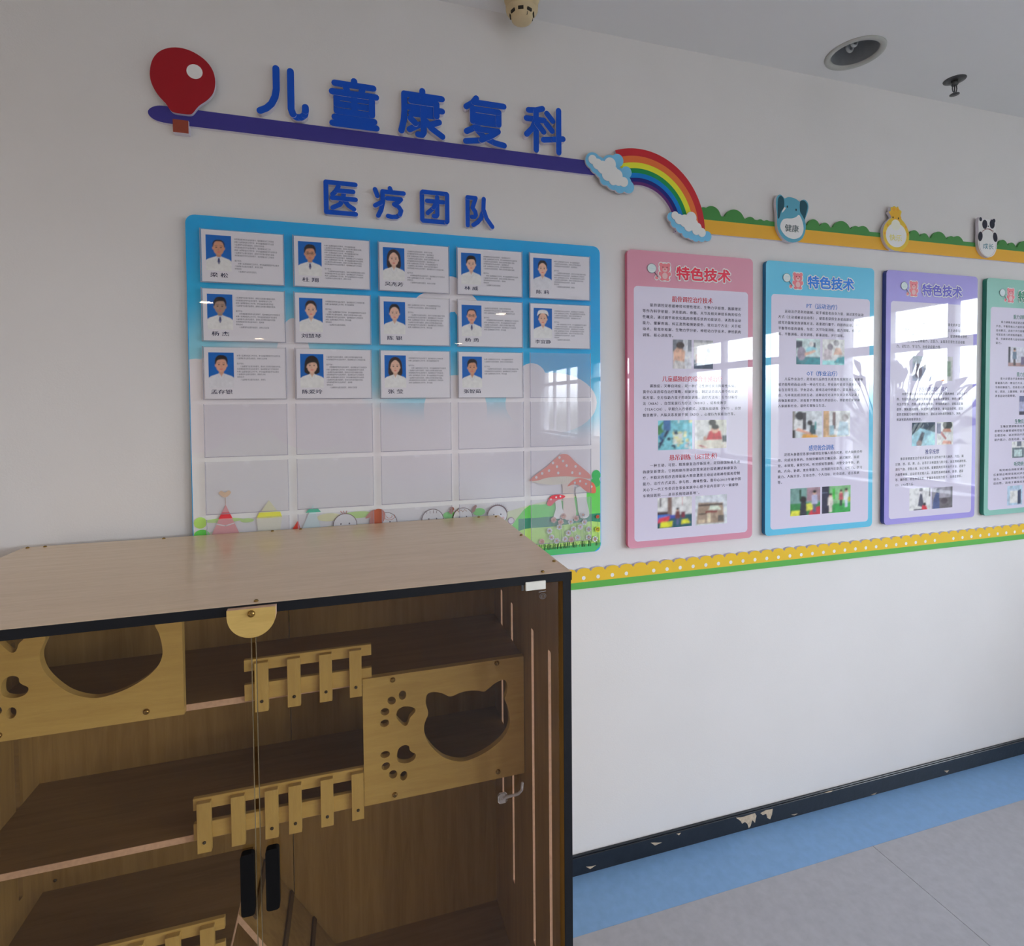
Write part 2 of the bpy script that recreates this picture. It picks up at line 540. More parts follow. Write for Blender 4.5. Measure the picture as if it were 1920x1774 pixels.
for i, (a, b) in enumerate(WINS):
    f = [(XR + 0.06, XR + 0.12, a, b, WZ0, WZ0 + 0.05), (XR + 0.06, XR + 0.12, a, b, WZ1 - 0.05, WZ1), (XR + 0.06, XR + 0.12, a, b, WTR - 0.038, WTR + 0.038)]
    for yk in MULL[i]: f.append((XR + 0.06, XR + 0.12, max(a, yk - 0.025), min(b, yk + 0.025), WZ0, WZ1))
    wo = struct(boxes('window_%d' % (i + 1), f, M['frame']))
    for ya, yb_ in zip(MULL[i], MULL[i][1:]):
        for z0, z1 in ((WZ0 + 0.05, WTR - 0.038), (WTR + 0.038, WZ1 - 0.05)):
            box('pane', XR + 0.088, XR + 0.092, ya + 0.025, yb_ - 0.025, z0, z1, M['pane'], wo)
    box('sill', XR - 0.18, XR + 0.06, a - 0.03, b + 0.03, WZ0 - 0.03, WZ0, M['frame'], wo)

# ceiling with a round opening for the recessed lamp
DLX, DLY, DLR = 1.733, -0.146, 0.077
outer = [(XL, YF), (XR, YF), (XR, 0.0), (XL, 0.0)]
flat, tris = tess([outer, list(reversed(ell(DLX, DLY, DLR, DLR, 40)))])
n = len(flat)
v = [(x, y, HC) for x, y in flat] + [(x, y, HC + 0.012) for x, y in flat]
f = [(t[0], t[2], t[1]) for t in tris] + [tuple(i + n for i in t) for t in tris]
f += [(4 + i, 4 + (i + 1) % 40, 4 + n + (i + 1) % 40, 4 + n + i) for i in range(40)]
struct(put('ceiling', mesh_from('ceiling', v, f, [M['ceiling']])))

bb = struct(boxes('baseboard_back', [(XL, XR, -0.012, 0.0, 0.0, 0.064), (XL, XR, -0.009, 0.0, 0.064, 0.0693)], M['base'], bev=0.002))
for pts in ([(1.345, .059), (1.375, .055), (1.43, .058), (1.437, .046), (1.43, .02), (1.418, .034), (1.41, .012), (1.402, .006), (1.396, .024), (1.385, .034), (1.372, .03), (1.365, .043)],
            [(1.455, .052), (1.48, .058), (1.512, .056), (1.508, .034), (1.5, .018), (1.487, .026), (1.482, .044), (1.466, .042)],
            [(1.76, .0665), (1.77, .0635), (1.795, .062), (1.803, .0665)], [(0.985, .05), (1.002, .036), (1.03, .04), (1.016, .043), (1.0, .047)],
            [(.735, .026), (.75, .014), (.772, .022), (.755, .022)], [(2.405, .024), (2.422, .012), (2.435, .02)],
            [(1.60, .013), (1.615, .007), (1.63, .011)], [(1.09, .058), (1.10, .05), (1.108, .057)], [(2.0, .006), (2.02, .003), (2.03, .009)]):
    v_, f_, nf = plate_data([pts], -0.0118, -0.0126)
    put('paint_chip', mesh_from('paint_chip', v_, f_, [M['chip']]), bb)

# ------------------------------------------------------------------ ceiling fittings
def downlight(x, y, lit, label):
    t = empty('recessed_downlight', (x, y, HC))
    tag(t, label, 'ceiling light', 'ceiling downlights')
    lathe('trim_ring', [(0.079, 0.0), (0.0955, 0.0), (0.094, -0.004), (0.088, -0.006), (0.077, -0.004), (0.0745, 0.004)], (x, y, HC), (0, 0, 1), M['ring'], t, 40, caps=False)
    if lit:
        lathe('glowing_lamp', [(0.0001, -0.003), (0.07, -0.003), (0.074, -0.001)], (x, y, HC), (0, 0, 1), M['lit'], t, 24, caps=False)
    else:
        lathe('reflector', [(0.0745, 0.003), (0.073, 0.03), (0.066, 0.075), (0.05, 0.10), (0.0001, 0.102)], (x, y, HC), (0, 0, 1), M['can'], t, 40, caps=False)
        for k, (dx, dy) in enumerate(((0.0, -0.012), (0.012, 0.016))):
            pts = [(x - 0.03 + dx, y + dy, HC + 0.09), (x - 0.03 + dx, y + dy, HC + 0.03)]
            pts += [(x - 0.018 + dx - 0.012 * math.cos(a), y + dy, HC + 0.03 - 0.014 * math.sin(a)) for a in [PI * i / 8 for i in range(9)]]
            pts += [(x - 0.006 + dx, y + dy, HC + 0.09)]
            tube_mesh('lamp_tube', pts, 0.0055, M['tube'], t)
downlight(DLX, DLY, False, 'unlit recessed round downlight with glass tubes in the ceiling near the wall')
for i, (x, y) in enumerate(((1.95, -5.6), (2.05, -9.3), (-1.7, -5.6), (-1.7, -9.3), (-1.7, -2.0))):
    downlight(x, y, True, 'lit recessed downlight in the ceiling behind the viewer, ' + ('nearer right row', 'far right row', 'middle of left row', 'far end of left row', 'near end of left row')[i])

t = empty('smoke_detector', (0.505, -0.085, HC))
tag(t, 'aged cream round smoke detector hanging from the ceiling edge', 'smoke detector')
lathe('base', [(0.0001, 0), (0.054, 0), (0.054, -0.012), (0.050, -0.016), (0.049, -0.042)], (0.505, -0.085, HC), (0, 0, 1), M['cream'], t, 32)
lathe('sensing_chamber', [(0.049, -0.040), (0.047, -0.047), (0.036, -0.055), (0.034, -0.060), (0.031, -0.072), (0.022, -0.077), (0.0001, -0.078)], (0.505, -0.085, HC), (0, 0, 1), M['cream'], t, 32)
for k in range(8):
    a = k * PI / 4 + PI / 8
    bm = bmesh.new()
    box_bm(bm, -0.008, 0.008, -0.002, 0.002, -0.004, 0.004)
    bmesh.ops.transform(bm, verts=bm.verts, matrix=Matrix.Translation((0.505 + 0.0352 * math.cos(a), -0.085 + 0.0352 * math.sin(a), HC - 0.058)) @ Matrix.Rotation(a + PI / 2, 4, 'Z'))
    bm_obj('vent_slot', bm, M['slot'], t)
box('crack', 0.511, 0.5125, -0.117, -0.110, HC - 0.0735, HC - 0.061, M['slot'], t)

t = empty('fire_sprinkler', (2.2528, -0.1245, HC))
tag(t, 'small dark metal fire sprinkler head in the ceiling', 'sprinkler')
c3 = (2.2528, -0.1245, HC)
lathe('escutcheon', [(0.0001, -0.004), (0.020, -0.005), (0.036, -0.002), (0.037, 0.0)], c3, (0, 0, 1), M['chrome'], t, 28)
lathe('body', [(0.012, -0.002), (0.012, -0.018), (0.009, -0.022), (0.0001, -0.022)], c3, (0, 0, 1), M['chrome'], t, 16)
for s in (-1, 1):
    tube_mesh('frame_arm', [(c3[0] + s * 0.009, c3[1], HC - 0.018), (c3[0] + s * 0.012, c3[1], HC - 0.032), (c3[0] + s * 0.009, c3[1], HC - 0.044), (c3[0], c3[1], HC - 0.05)], 0.002, M['chrome'], t, 6)
tube_mesh('glass_bulb', [(c3[0], c3[1], HC - 0.02), (c3[0], c3[1], HC - 0.048)], 0.0022, M['chrome'], t, 6)
lathe('deflector', [(0.0001, -0.049), (0.006, -0.050), (0.016, -0.055), (0.016, -0.0565), (0.0001, -0.057)], c3, (0, 0, 1), M['chrome'], t, 20)

# ------------------------------------------------------------------ cat cabinet
CX0, CX1, CYF, CYB, CZ = -0.813, 0.430, -0.638, -0.035, 1.266
IX0, IX1 = -0.791, 0.410
T = 0.018
cab = empty('cat_cabinet', ((CX0 + CX1) / 2, (CYF + CYB) / 2, 0.0))
tag(cab, 'wooden cat cabinet with smoked glass doors, cat face cut-outs and little picket fences', 'cabinet')
def screw(p, axis, parent, r=0.0045, m='brass'):
    return lathe('screw', [(r, 0), (r, r * .35), (r * .75, r * .7), (r * .3, r * .85), (0.0001, r * .6)], p, axis, M[m], parent, 12)
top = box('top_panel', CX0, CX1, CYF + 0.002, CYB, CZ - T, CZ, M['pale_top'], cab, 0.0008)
box('edge_band', CX0, CX1, CYF, CYF + 0.002, CZ - T, CZ - 0.0006, M['black'], top)
for x, y in ((-0.8, -0.047), (-0.763, -0.047), (-0.499, -0.047), (-0.231, -0.047), (-0.157, -0.047), (0.362, -0.05), (0.415, -0.06), (0.42, -0.31), (0.42, -0.559), (0.371, -0.622), (-0.179, -0.624), (-0.803, -0.31), (-0.803, -0.56), (-0.7, -0.624)):
    screw((x, y, CZ), (0, 0, 1), top, 0.004)
# side panels with upright ventilation slots, cut in (y, z)
SLOTS = [(-0.137, 0.44, 1.062), (-0.247, 0.262, 1.062), (-0.430, 0.262, 1.062), (-0.552, 0.10, 1.062)]
def side(x0, x1):
    loops = [[(CYF + 0.002, 0.0), (CYB, 0.0), (CYB, CZ - T), (CYF + 0.002, CZ - T)]]
    for y, z0, z1 in SLOTS: loops.append(rrect(y - 0.009, z0, y + 0.009, z1, 0.0045, 3))
    loops = [ccw(loops[0])] + [list(reversed(ccw(l))) for l in loops[1:]]
    flat, tris = tess(loops)
    n = len(flat)
    v = [(x0, y, z) for y, z in flat] + [(x1, y, z) for y, z in flat]
    f = [(t[0], t[2], t[1]) for t in tris] + [tuple(i + n for i in t) for t in tris]
    fm = [0] * len(f)
    o = 0
    for q, l in enumerate(loops):
        for i in range(len(l)):
            j = (i + 1) % len(l)
            f.append((o + i, o + j, o + j + n, o + i + n))
            fm.append(1 if q else 0)
        o += len(l)
    me = mesh_from('side_panel', v, f, [M['inner'], M['raw'] if x0 > 0 else M['shelf']], fm)  # left slot walls use the darker shelf wood: their shade is put into colour
    s = put('side_panel', me, cab)
    box('edge_band', x0, x1, CYF, CYF + 0.002, 0.0, CZ - T, M['black'], s)
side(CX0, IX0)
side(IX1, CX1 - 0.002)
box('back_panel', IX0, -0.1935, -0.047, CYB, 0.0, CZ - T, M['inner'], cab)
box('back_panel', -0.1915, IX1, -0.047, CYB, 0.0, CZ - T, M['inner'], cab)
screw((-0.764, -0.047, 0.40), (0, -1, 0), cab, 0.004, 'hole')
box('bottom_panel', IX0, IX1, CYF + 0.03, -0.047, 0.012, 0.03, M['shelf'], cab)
box('plinth', IX0, IX1, CYF + 0.03, CYF + 0.045, 0.0, 0.012, M['black'], cab)
SY = -0.345
SHELF = [0.957, 0.660, 0.376]
for z, x1 in zip(SHELF, (IX1, IX1, -0.297)):
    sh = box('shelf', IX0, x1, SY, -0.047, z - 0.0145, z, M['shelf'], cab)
    box('front_edge', IX0, x1, SY - 0.0012, SY, z - 0.0145, z, M['raw'], sh)
    if x1 < 0: box('side_edge', x1, x1 + 0.0012, SY, -0.047, z - 0.0145, z, M['raw'], sh)

# panels with cat face and paw print openings (local x from the left edge, z from the bottom edge)
CAT = [(.1552, .2024), (.1502, .2207), (.1493, .2355), (.1529, .248), (.163, .2522), (.1803, .2495), (.1947, .2427), (.2063, .235), (.218, .2345), (.2358, .2397), (.2567, .2408), (.2777, .2383), (.2958, .2324), (.3065, .2367), (.3188, .2453), (.3327, .2522), (.3482, .255), (.3559, .2486), (.3589, .2375), (.3572, .2196), (.3514, .2038), (.3584, .1859), (.3635, .1606), (.3643, .1391), (.3578, .1188), (.3436, .1016), (.3218, .0859), (.2972, .074), (.2698, .0657), (.2428, .0626), (.2191, .0682), (.1957, .0802), (.1784, .0954), (.1613, .1163), (.15, .136), (.1446, .1575), (.1454, .1749), (.1507, .1886)]
PADS = [[(.0777, .2099), (.082, .2221), (.0946, .2272), (.1114, .2249), (.1226, .2181), (.1234, .2107), (.1168, .2032), (.1096, .1957), (.1067, .1861), (.1024, .1796), (.0954, .1803), (.0858, .1912), (.0789, .2011)],
        [(.0792, .1175), (.0849, .1279), (.0975, .1319), (.1073, .1266), (.1086, .1176), (.1141, .1107), (.1225, .1047), (.1224, .096), (.1152, .0887), (.1011, .0857), (.0844, .0904), (.0784, .1003)]]
TOES = [(.0933, .2562, .009, .0115, 0), (.0671, .247, .0105, .0095, -40), (.0511, .2222, .0105, .009, -10), (.0498, .1941, .011, .009, 5),
        (.0501, .1173, .0115, .0085, 0), (.0511, .0884, .0105, .009, 25), (.0681, .0648, .01, .0105, 40), (.0934, .0559, .0088, .0118, -10)]
PW, PH, PY0, PY1 = 0.403, 0.309, -0.3465, -0.3625
def cat_panel(x, z):
    loops = [rect(x, z, x + PW, z + PH), [(x + a, z + b) for a, b in spline(CAT, 3)]]
    for p in PADS: loops.append([(x + a, z + b) for a, b in spline(p, 3)])
    for a, b, rx, rz, r in TOES: loops.append(ell(x + a, z + b, rx, rz, 16, rot_=r))
    p = plate('cat_panel', loops, PY0, PY1, M['pine'], M['pine'], cab)
    for a, b in ((.0706, .298), (.331, .3014), (.0716, .0141), (.3314, .0186)):
        screw((x + a, PY1, z + b), (0, -1, 0), p, 0.0062)
    return p
cat_panel(0.0048, 0.655)['label'] = 'pine panel with cat face opening between the two upper shelves'
cat_panel(-0.775, 0.9445)['label'] = 'pine panel with cat face opening under the cabinet top'

def fence(x0, x1, z, pickets, label):
    f = boxes('fence', [(x0, x1, -0.3565, -0.3464, z + 0.0606, z + 0.087), (x0, x1, -0.3565, -0.3464, z - 0.0073, z + 0.0306)], M['pine'], cab, 0.0008)
    f['label'] = label
    for i, x in enumerate(pickets):
        p = box('picket', x, x + 0.028, -0.369, -0.3565, z - 0.030, z + 0.082, M['pinev'], f, 0.0008)
        if i != 1 or len(pickets) == 4: screw((x + 0.0145, -0.369, z - 0.006), (0, -1, 0), f, 0.0036, 'hole')
fence(-0.2526, 0.0262, SHELF[0], (-0.2293, -0.1609, -0.0917, -0.0247), 'pine picket fence along the top shelf')
fence(-0.3613, 0.0046, SHELF[1], (-0.3515, -0.2832, -0.2136, -0.1635, -0.0936, -0.0242), 'pine picket fence along the middle shelf')
fence(-0.587, -0.3035, SHELF[2], (-0.3508, -0.4186, -0.4881, -0.5566), 'pine picket fence along the short bottom shelf')

# ramp from the short shelf down to the right, with cross slats
ra = math.atan2(1.6, 1.0)
dx, dz = math.cos(ra), -math.sin(ra)
RL = (0.376 - 0.036) / math.sin(ra)
def ramp_box(name, s0, s1, y0, y1, h0, h1, m, parent):
    o = Vector((-0.2955, 0, 0.374))
    d, nn = Vector((dx, 0, dz)), Vector((-dz, 0, dx))
    vs_ = [o + d * s + nn * h + Vector((0, y, 0)) for s in (s0, s1) for y in (y0, y1) for h in (h0, h1)]
    fs = [(0, 1, 3, 2), (4, 6, 7, 5), (0, 4, 5, 1), (2, 3, 7, 6), (0, 2, 6, 4), (1, 5, 7, 3)]
    return put(name, mesh_from(name, vs_, fs, [m]), parent)
rm = ramp_box('ramp', 0.0, RL, -0.255, -0.049, -0.012, 0.0, M['inner'], cab)
ramp_box('front_edge', 0.0, RL, -0.2562, -0.255, -0.012, 0.0, M['raw'], rm)
for s in (0.047, 0.174, 0.285):
    ramp_box('tread_slat', s, s + 0.014, -0.225, -0.052, 0.0, 0.006, M['slat'], rm)

# smoked glass doors, inset, with handles and hinges
GY0, GY1 = -0.634, -0.629
def glass_box(name, x0, x1, z0, z1, parent): return box(name, x0, x1, GY0, GY1, z0, z1, M['tint'], parent, 0.0006)
d1 = glass_box('glass_door', IX0 + 0.004, -0.1872, 0.034, 1.246, cab)
d2 = glass_box('glass_door', -0.1785, 0.4015, 0.034, 1.246, cab)
box('glass_edge', -0.1872, -0.1862, GY0, GY1, 0.034, 1.246, M['gedge'], d1)
box('glass_edge', -0.1795, -0.1785, GY0, GY1, 0.034, 1.246, M['gedge'], d2)
for d, x0, x1, z0, z1 in ((d1, -0.2105, -0.1880, 0.7065, 0.8195), (d2, -0.1692, -0.1467, 0.7065, 0.8195)):
    plate('handle', [rrect(x0, z0, x1, z1, 0.006, 5)], GY0, GY0 - 0.012, M['handle'], M['handle'], d)
for d, x0, x1 in ((d2, 0.3276, 0.3714), (d1, -0.755, -0.711)):
    for z in (1.2355, 0.055):
        h = box('hinge', x0, x1, GY0 - 0.006, GY0, z, z + 0.018, M['hinge'], d, 0.001)
        box('spacer', x0 - 0.008, x0 - 0.003, GY0 - 0.003, GY0, z + 0.001, z + 0.016, M['chrome'], h)
a = Art()
gc = (0.30, 0.30, 0.30)
a.line(ell(0.3665, 1.2195, 0.0068, 0.0058, 20) + [ell(0.3665, 1.2195, 0.0068, 0.0058, 20)[0]], 0.0012, gc, 1)
for cx in (0.3642, 0.3660): a.line(ell(cx + 0.0006, 1.2195, 0.0022, 0.0028, 8, 60, 300), 0.0009, gc, 1)
a.line([(0.3694, 1.2225), (0.3694, 1.2168)], 0.0009, gc, 1)
a.line([(0.3585, 1.2285), (0.3725, 1.2297)], 0.0016, gc, 1)
lg = a.build('safety_mark', d2, GY0 - 0.0003, M['paint'])
hk = boxes('hook', [(0.2655, 0.2855, GY0 - 0.003, GY0, 0.803, 0.823)], M['hook'], d2, 0.004)
tube_mesh('hook_arm', [(0.2755, GY0 - 0.004, 0.813), (0.29, GY0 - 0.008, 0.818), (0.306, GY0 - 0.012, 0.822), (0.3135, GY0 - 0.014, 0.83), (0.3145, GY0 - 0.014, 0.845)], 0.0028, M['hook'], hk, 8)

# half-round wooden door stop on the middle of the top edge
tabp = [(-0.2222, 1.2625), (-0.2222, 1.25)] + [(-0.1826 + 0.0396 * math.cos(q), 1.25 - 0.0395 * math.sin(q)) for q in [PI - PI * i / 20 for i in range(21)]] + [(-0.143, 1.2625)]
ts = plate('door_stop', [tabp], CYF, CYF - 0.012, M['pine'], M['raw'], cab)
screw((-0.1826, CYF - 0.012, 1.2535), (0, -1, 0), ts, 0.0062)

# ------------------------------------------------------------------ raised lettering on the wall
def stroke_mesh(name, strokes, wd, bx, yb, yf, col):
    """rounded strokes in a unit box mapped to bx = (x0, z0, x1, z1)"""
    x0, z0, x1, z1 = bx
    h = wd / 2
    V_, F_, fm = [], [], []
    yf0 = yf
    for st in strokes:
        pts = [(x0 + h + p[0] * (x1 - x0 - wd), z0 + h + p[1] * (z1 - z0 - wd)) for p in st]
        for a, b in zip(pts, pts[1:]):
            yf = yf0 - 4e-5 * (len(F_) % 97)
            ang = math.degrees(math.atan2(b[1] - a[1], b[0] - a[0]))
            o = ell(a[0], a[1], h, h, 6, ang + 90, ang + 270) + ell(b[0], b[1], h, h, 6, ang - 90, ang + 90)
            o = o[::-1] if area(o) < 0 else o
            n, k = len(V_), len(o)
            V_ += [(x, yf, z) for x, z in o] + [(x, yb, z) for x, z in o]
            F_.append(tuple(range(n, n + k))); fm.append(0)
            for i in range(k):
                j = (i + 1) % k
                F_.append((n + j, n + i, n + k + i, n + k + j)); fm.append(1)
    return put(name, mesh_from(name, V_, F_, [M['paint'], M['pvc']], fm, [col] * len(F_)))
def arc(cx, cz, rx, rz, a0, a1, n=6): return ell(cx, cz, rx, rz, n, a0, a1)
def boxs(x0, z0, x1, z1): return [(x0, z0), (x1, z0), (x1, z1), (x0, z1), (x0, z0)]
G = {
 '儿': [[(.36, 1), (.36, .55), (.33, .38), (.25, .22), (.14, .11), (0, .04)], [(.68, .97), (.68, .16), (.72, .05), (.8, 0), (.9, .01), (.98, .07), (1, .16), (1, .24)]],
 '童': [[(.5, 1), (.5, .93)], [(.06, .9), (.94, .9)], [(.3, .88), (.34, .74)], [(.7, .88), (.66, .74)], [(0, .7), (1, .7)], boxs(.1, .28, .9, .6), [(.1, .44), (.9, .44)], [(.5, .6), (.5, 0)], [(.05, .14), (.95, .14)], [(0, 0), (1, 0)]],
 '康': [[(.52, 1), (.52, .9)], [(.08, .88), (1, .88)], [(.08, .88), (.08, .5), (.06, .28), (0, .04)], [(.24, .74), (.86, .74), (.86, .46)], [(.18, .6), (1, .6)], [(.24, .46), (.86, .46)], [(.54, .86), (.54, .06), (.5, 0), (.4, 0)], [(.22, .34), (.34, .24)], [(.2, .1), (.46, .24)], [(.92, .34), (.66, .24)], [(.6, .32), (.74, .17), (1, .02)]],
 '复': [[(.28, 1), (.18, .88), (.02, .78)], [(.22, .9), (1, .9)], boxs(.18, .46, .86, .74), [(.18, .6), (.86, .6)], [(.36, .46), (.22, .32), (.02, .22)], [(.28, .3), (.84, .3), (.66, .18), (.4, .06), (0, .0)], [(.3, .28), (.5, .12), (.76, .03), (1, 0)]],
 '科': [[(.44, 1), (.26, .94), (.06, .92)], [(0, .72), (.48, .72)], [(.26, .92), (.26, 0)], [(.25, .7), (.16, .5), (.0, .34)], [(.28, .62), (.46, .44)], [(.56, .9), (.72, .74)], [(.54, .66), (.70, .5)], [(.46, .26), (.74, .3), (1, .34)], [(.88, 1), (.88, 0)]],
 '医': [[(1, 1), (0, 1), (0, 0), (1, 0)], [(.42, .88), (.34, .72), (.22, .6)], [(.34, .74), (.92, .74)], [(.2, .48), (1, .48)], [(.6, .74), (.58, .48), (.46, .28), (.22, .16)], [(.62, .42), (.76, .26), (.94, .16)]],
 '疗': [[(.52, 1), (.56, .88)], [(.26, .86), (1, .86)], [(.26, .86), (.26, .46), (.2, .2), (.1, 0)], [(0, .9), (.08, .68)], [(.0, .34), (.2, .46)], [(.42, .64), (.9, .64), (.8, .53), (.66, .44), (.82, .36), (.9, .24), (.86, .1), (.74, .02), (.58, 0), (.44, .02)]],
 '团': [[(.03, 0), (0, .03), (0, .97), (.03, 1), (.97, 1), (1, .97), (1, .03), (.97, 0), (.03, 0)], [(.2, .7), (.84, .7)], [(.6, .86), (.6, .24), (.56, .18), (.46, .18)], [(.58, .68), (.46, .48), (.22, .28)]],
 '队': [[(.05, 1), (.05, 0)], [(.05, 1), (.36, 1), (.24, .64), (.34, .5), (.36, .38), (.3, .3), (.2, .3)], [(.68, 1), (.66, .6), (.56, .28), (.42, .12), (.26, .02)], [(.67, .58), (.78, .28), (1, 0)]],
}
BLUE = P(0, 58, 148, 0.47)
ROW1 = [('儿', (-0.254, 2.431, -0.1161, 2.579)), ('童', (-0.0613, 2.428, 0.0805, 2.576)), ('康', (0.1347, 2.427, 0.2767, 2.578)), ('复', (0.3315, 2.427, 0.4727, 2.581)), ('科', (0.5294, 2.427, 0.6726, 2.580))]
ROW2 = [('医', (-0.0805, 2.1745, 0.0151, 2.2745)), ('疗', (0.0577, 2.1760, 0.1549, 2.2745)), ('团', (0.1964, 2.1735, 0.2866, 2.2735)), ('队', (0.3334, 2.1710, 0.4296, 2.2705))]
for i, (ch, bx) in enumerate(ROW1):
    o = stroke_mesh('wall_character', G[ch], 0.0185, bx, 0.0, -0.017, BLUE)
    tag(o, 'large raised blue character %s, %s standing on the purple bar' % (ch, ('first', 'second', 'third', 'fourth', 'last')[i]), 'letter', 'large blue wall characters')
for i, (ch, bx) in enumerate(ROW2):
    o = stroke_mesh('wall_character', G[ch], 0.0135, bx, 0.0, -0.015, BLUE)
    tag(o, 'smaller raised blue character %s, %s in the row above the staff board' % (ch, ('first', 'second', 'third', 'last')[i]), 'letter', 'smaller blue wall characters')

# ------------------------------------------------------------------ purple bar, balloon, clouds, rainbow
pb = [(0.78, 2.3805), (0.78, 2.4265), (-0.47, 2.4285)] + spline([(-0.47, 2.4285), (-0.495, 2.4275), (-0.513, 2.42), (-0.5215, 2.4075), (-0.515, 2.394), (-0.495, 2.385), (-0.46, 2.3825)], 4, False)
tag(plate('wall_bar', [pb], 0.0, -0.011, M['paint'], M['pvc'], col=P(44, 40, 106, 0.47)), 'long purple foam bar with rounded left end under the large characters', 'wall decoration')
bl = empty('hot_air_balloon', (-0.433, -0.012, 2.357))
tag(bl, 'red hot air balloon cut-out with white highlight at the left end of the purple bar', 'wall decoration')
env = spline([(-0.462, 2.411), (-0.476, 2.43), (-0.495, 2.452), (-0.5085, 2.48), (-0.5115, 2.51), (-0.503, 2.545), (-0.482, 2.57), (-0.45, 2.5825), (-0.415, 2.58), (-0.382, 2.563), (-0.362, 2.538), (-0.3555, 2.508), (-0.36, 2.478), (-0.375, 2.455), (-0.397, 2.435), (-0.411, 2.415), (-0.42, 2.409), (-0.44, 2.4085)], 4)
e_ = plate('envelope', [env], -0.011, -0.021, M['paint'], M['pvc'], bl, P(120, 10, 22, 0.47))
Art().poly(ell(-0.4055, 2.5255, 0.0195, 0.0195, 28), P(205, 195, 208, 0.47)).build('highlight', bl, -0.0212, M['paint'])
plate('basket', [rect(-0.461, 2.358, -0.4235, 2.3925)], 0.0, -0.02, M['paint'], M['pvc'], bl, P(112, 50, 36, 0.47))

RB = empty('rainbow', (0.945, 0.0, 2.225))
tag(RB, 'rainbow arc cut-out curving down from cloud to cloud', 'wall decoration')
RC = (0.945, 2.225)
RR = [(.2635, .2385), (.2385, .2165), (.2165, .197), (.197, .181), (.181, .165), (.165, .1515), (.1515, .1405)]
RCOL = [P(150, 28, 36, .47), P(212, 88, 42, .47), P(232, 204, 40, .47), P(16, 110, 62, .47), P(0, 96, 160, .47), P(18, 22, 92, .47), P(72, 28, 88, .47)]
for (ro, ri), c in zip(RR, RCOL):
    o_ = ell(RC[0], RC[1], ro, ro, 40, -3, 110) + list(reversed(ell(RC[0], RC[1], ri, ri, 40, -3, 110)))
    plate('colour_band', [o_], 0.0, -0.011, M['paint'], M['pvc'], RB, c)
def discs(name, lst, yb, yf, col, parent):
    """one cut-out made of overlapping round lobes"""
    V_, F_, fm = [], [], []
    for i, (cx, cz, r) in enumerate(lst):
        v_, f_, nf = plate_data([ell(cx, cz, r, r, 26)], yb, yf - 3e-5 * i)
        n = len(V_)
        V_ += v_
        F_ += [tuple(n + k for k in q) for q in f_]
        fm += [0] * nf + [1] * (len(f_) - nf)
    return put(name, mesh_from(name, V_, F_, [M['paint'], M['pvc']], fm, [col] * len(F_)), parent)
def cloud(rim, face, loc, label):
    t = empty('cloud', loc)
    tag(t, label, 'wall decoration', 'blue rimmed clouds')
    discs('rim', rim, -0.0115, -0.0185, P(92, 150, 194, .5), t)
    discs('face', face, -0.0185, -0.0205, P(206, 198, 222, .5), t)
F1 = [(.768, 2.428, .015), (.786, 2.415, .018), (.806, 2.406, .022), (.832, 2.421, .021), (.84, 2.395, .022), (.822, 2.383, .020), (.857, 2.385, .021), (.862, 2.371, .020), (.882, 2.366, .0165), (.843, 2.367, .016)]
R1 = [(x + .002, z - .003, r + .0125) for x, z, r in F1] + [(.893, 2.40, .02), (.90, 2.352, .022), (.868, 2.347, .02), (.813, 2.366, .018), (.86, 2.436, .022)]
F2 = [(1.081, 2.271, .0145), (1.097, 2.26, .018), (1.12, 2.256, .022), (1.146, 2.269, .021), (1.152, 2.246, .022), (1.135, 2.238, .018), (1.170, 2.236, .018), (1.189, 2.221, .016), (1.166, 2.226, .016)]
R2 = [(1.068, 2.265, .017), (1.082, 2.247, .018), (1.105, 2.233, .021), (1.128, 2.216, .019), (1.15, 2.213, .02), (1.165, 2.204, .017), (1.189, 2.206, .018), (1.212, 2.21, .018), (1.14, 2.25, .02)]
cloud(R1, F1, (0.835, -0.012, 2.328), 'white cloud with blue rim at the upper end of the rainbow')
cloud(R2, F2, (1.14, -0.012, 2.187), 'white cloud with blue rim at the lower right foot of the rainbow')

# ------------------------------------------------------------------ upper hedge band with animal badges
AN = [1.5805, 2.0935, 2.6065, 3.1195]
def hedge(x0, x1, bumps):
    zz, N = [], int((x1 - x0) / 0.004)
    pts = [(x0, 2.272)]
    for i in range(N + 1):
        x = x0 + (x1 - x0) * i / N
        z = 2.2895
        for bx_, bz_, r in bumps:
            q = r * r - (x - bx_) ** 2
            if q > 0: z = max(z, bz_ - r + math.sqrt(q))
        pts.append((x, z))
    pts.append((x1, 2.272))
    return pts
hb = empty('hedge_border', (2.2, 0.0, 2.222))
tag(hb, 'long orange border with green hedge silhouette running right from the rainbow', 'wall border')
b0 = [(1.2384, 2.3223, .038), (1.335, 2.3188, .045), (1.404, 2.2985, .025), (1.4486, 2.2935, .018), (1.478, 2.293, .018), (1.205, 2.315, .03)]
for a_ in AN: b0 += [(a_ + .113, 2.3145, .03), (a_ + .168, 2.3065, .026), (a_ + .249, 2.3195, .046), (a_ + .319, 2.3065, .028), (a_ + .356, 2.3095, .035)]
for x0, x1 in ((1.19, 2.3), (2.3, 3.4)):
    plate('hedge', [hedge(x0, x1, b0)], 0.0, -0.009, M['paint'], M['paint'], hb, P(52, 108, 52, .5))
    plate('orange_strip', [rect(x0, 2.2222, x1, 2.272)], 0.0, -0.009, M['paint'], M['pvc'], hb, P(206, 138, 40, .52))

def badge(name, label, cx, loops_cols, outline, rim, side='pvc'):
    t = empty(name, (cx, -0.009, 2.215))
    tag(t, label, 'wall decoration', 'animal badges on the hedge border')
    plate('body', [outline], -0.009, -0.021, M['paint'], M[side], t, rim)
    return t
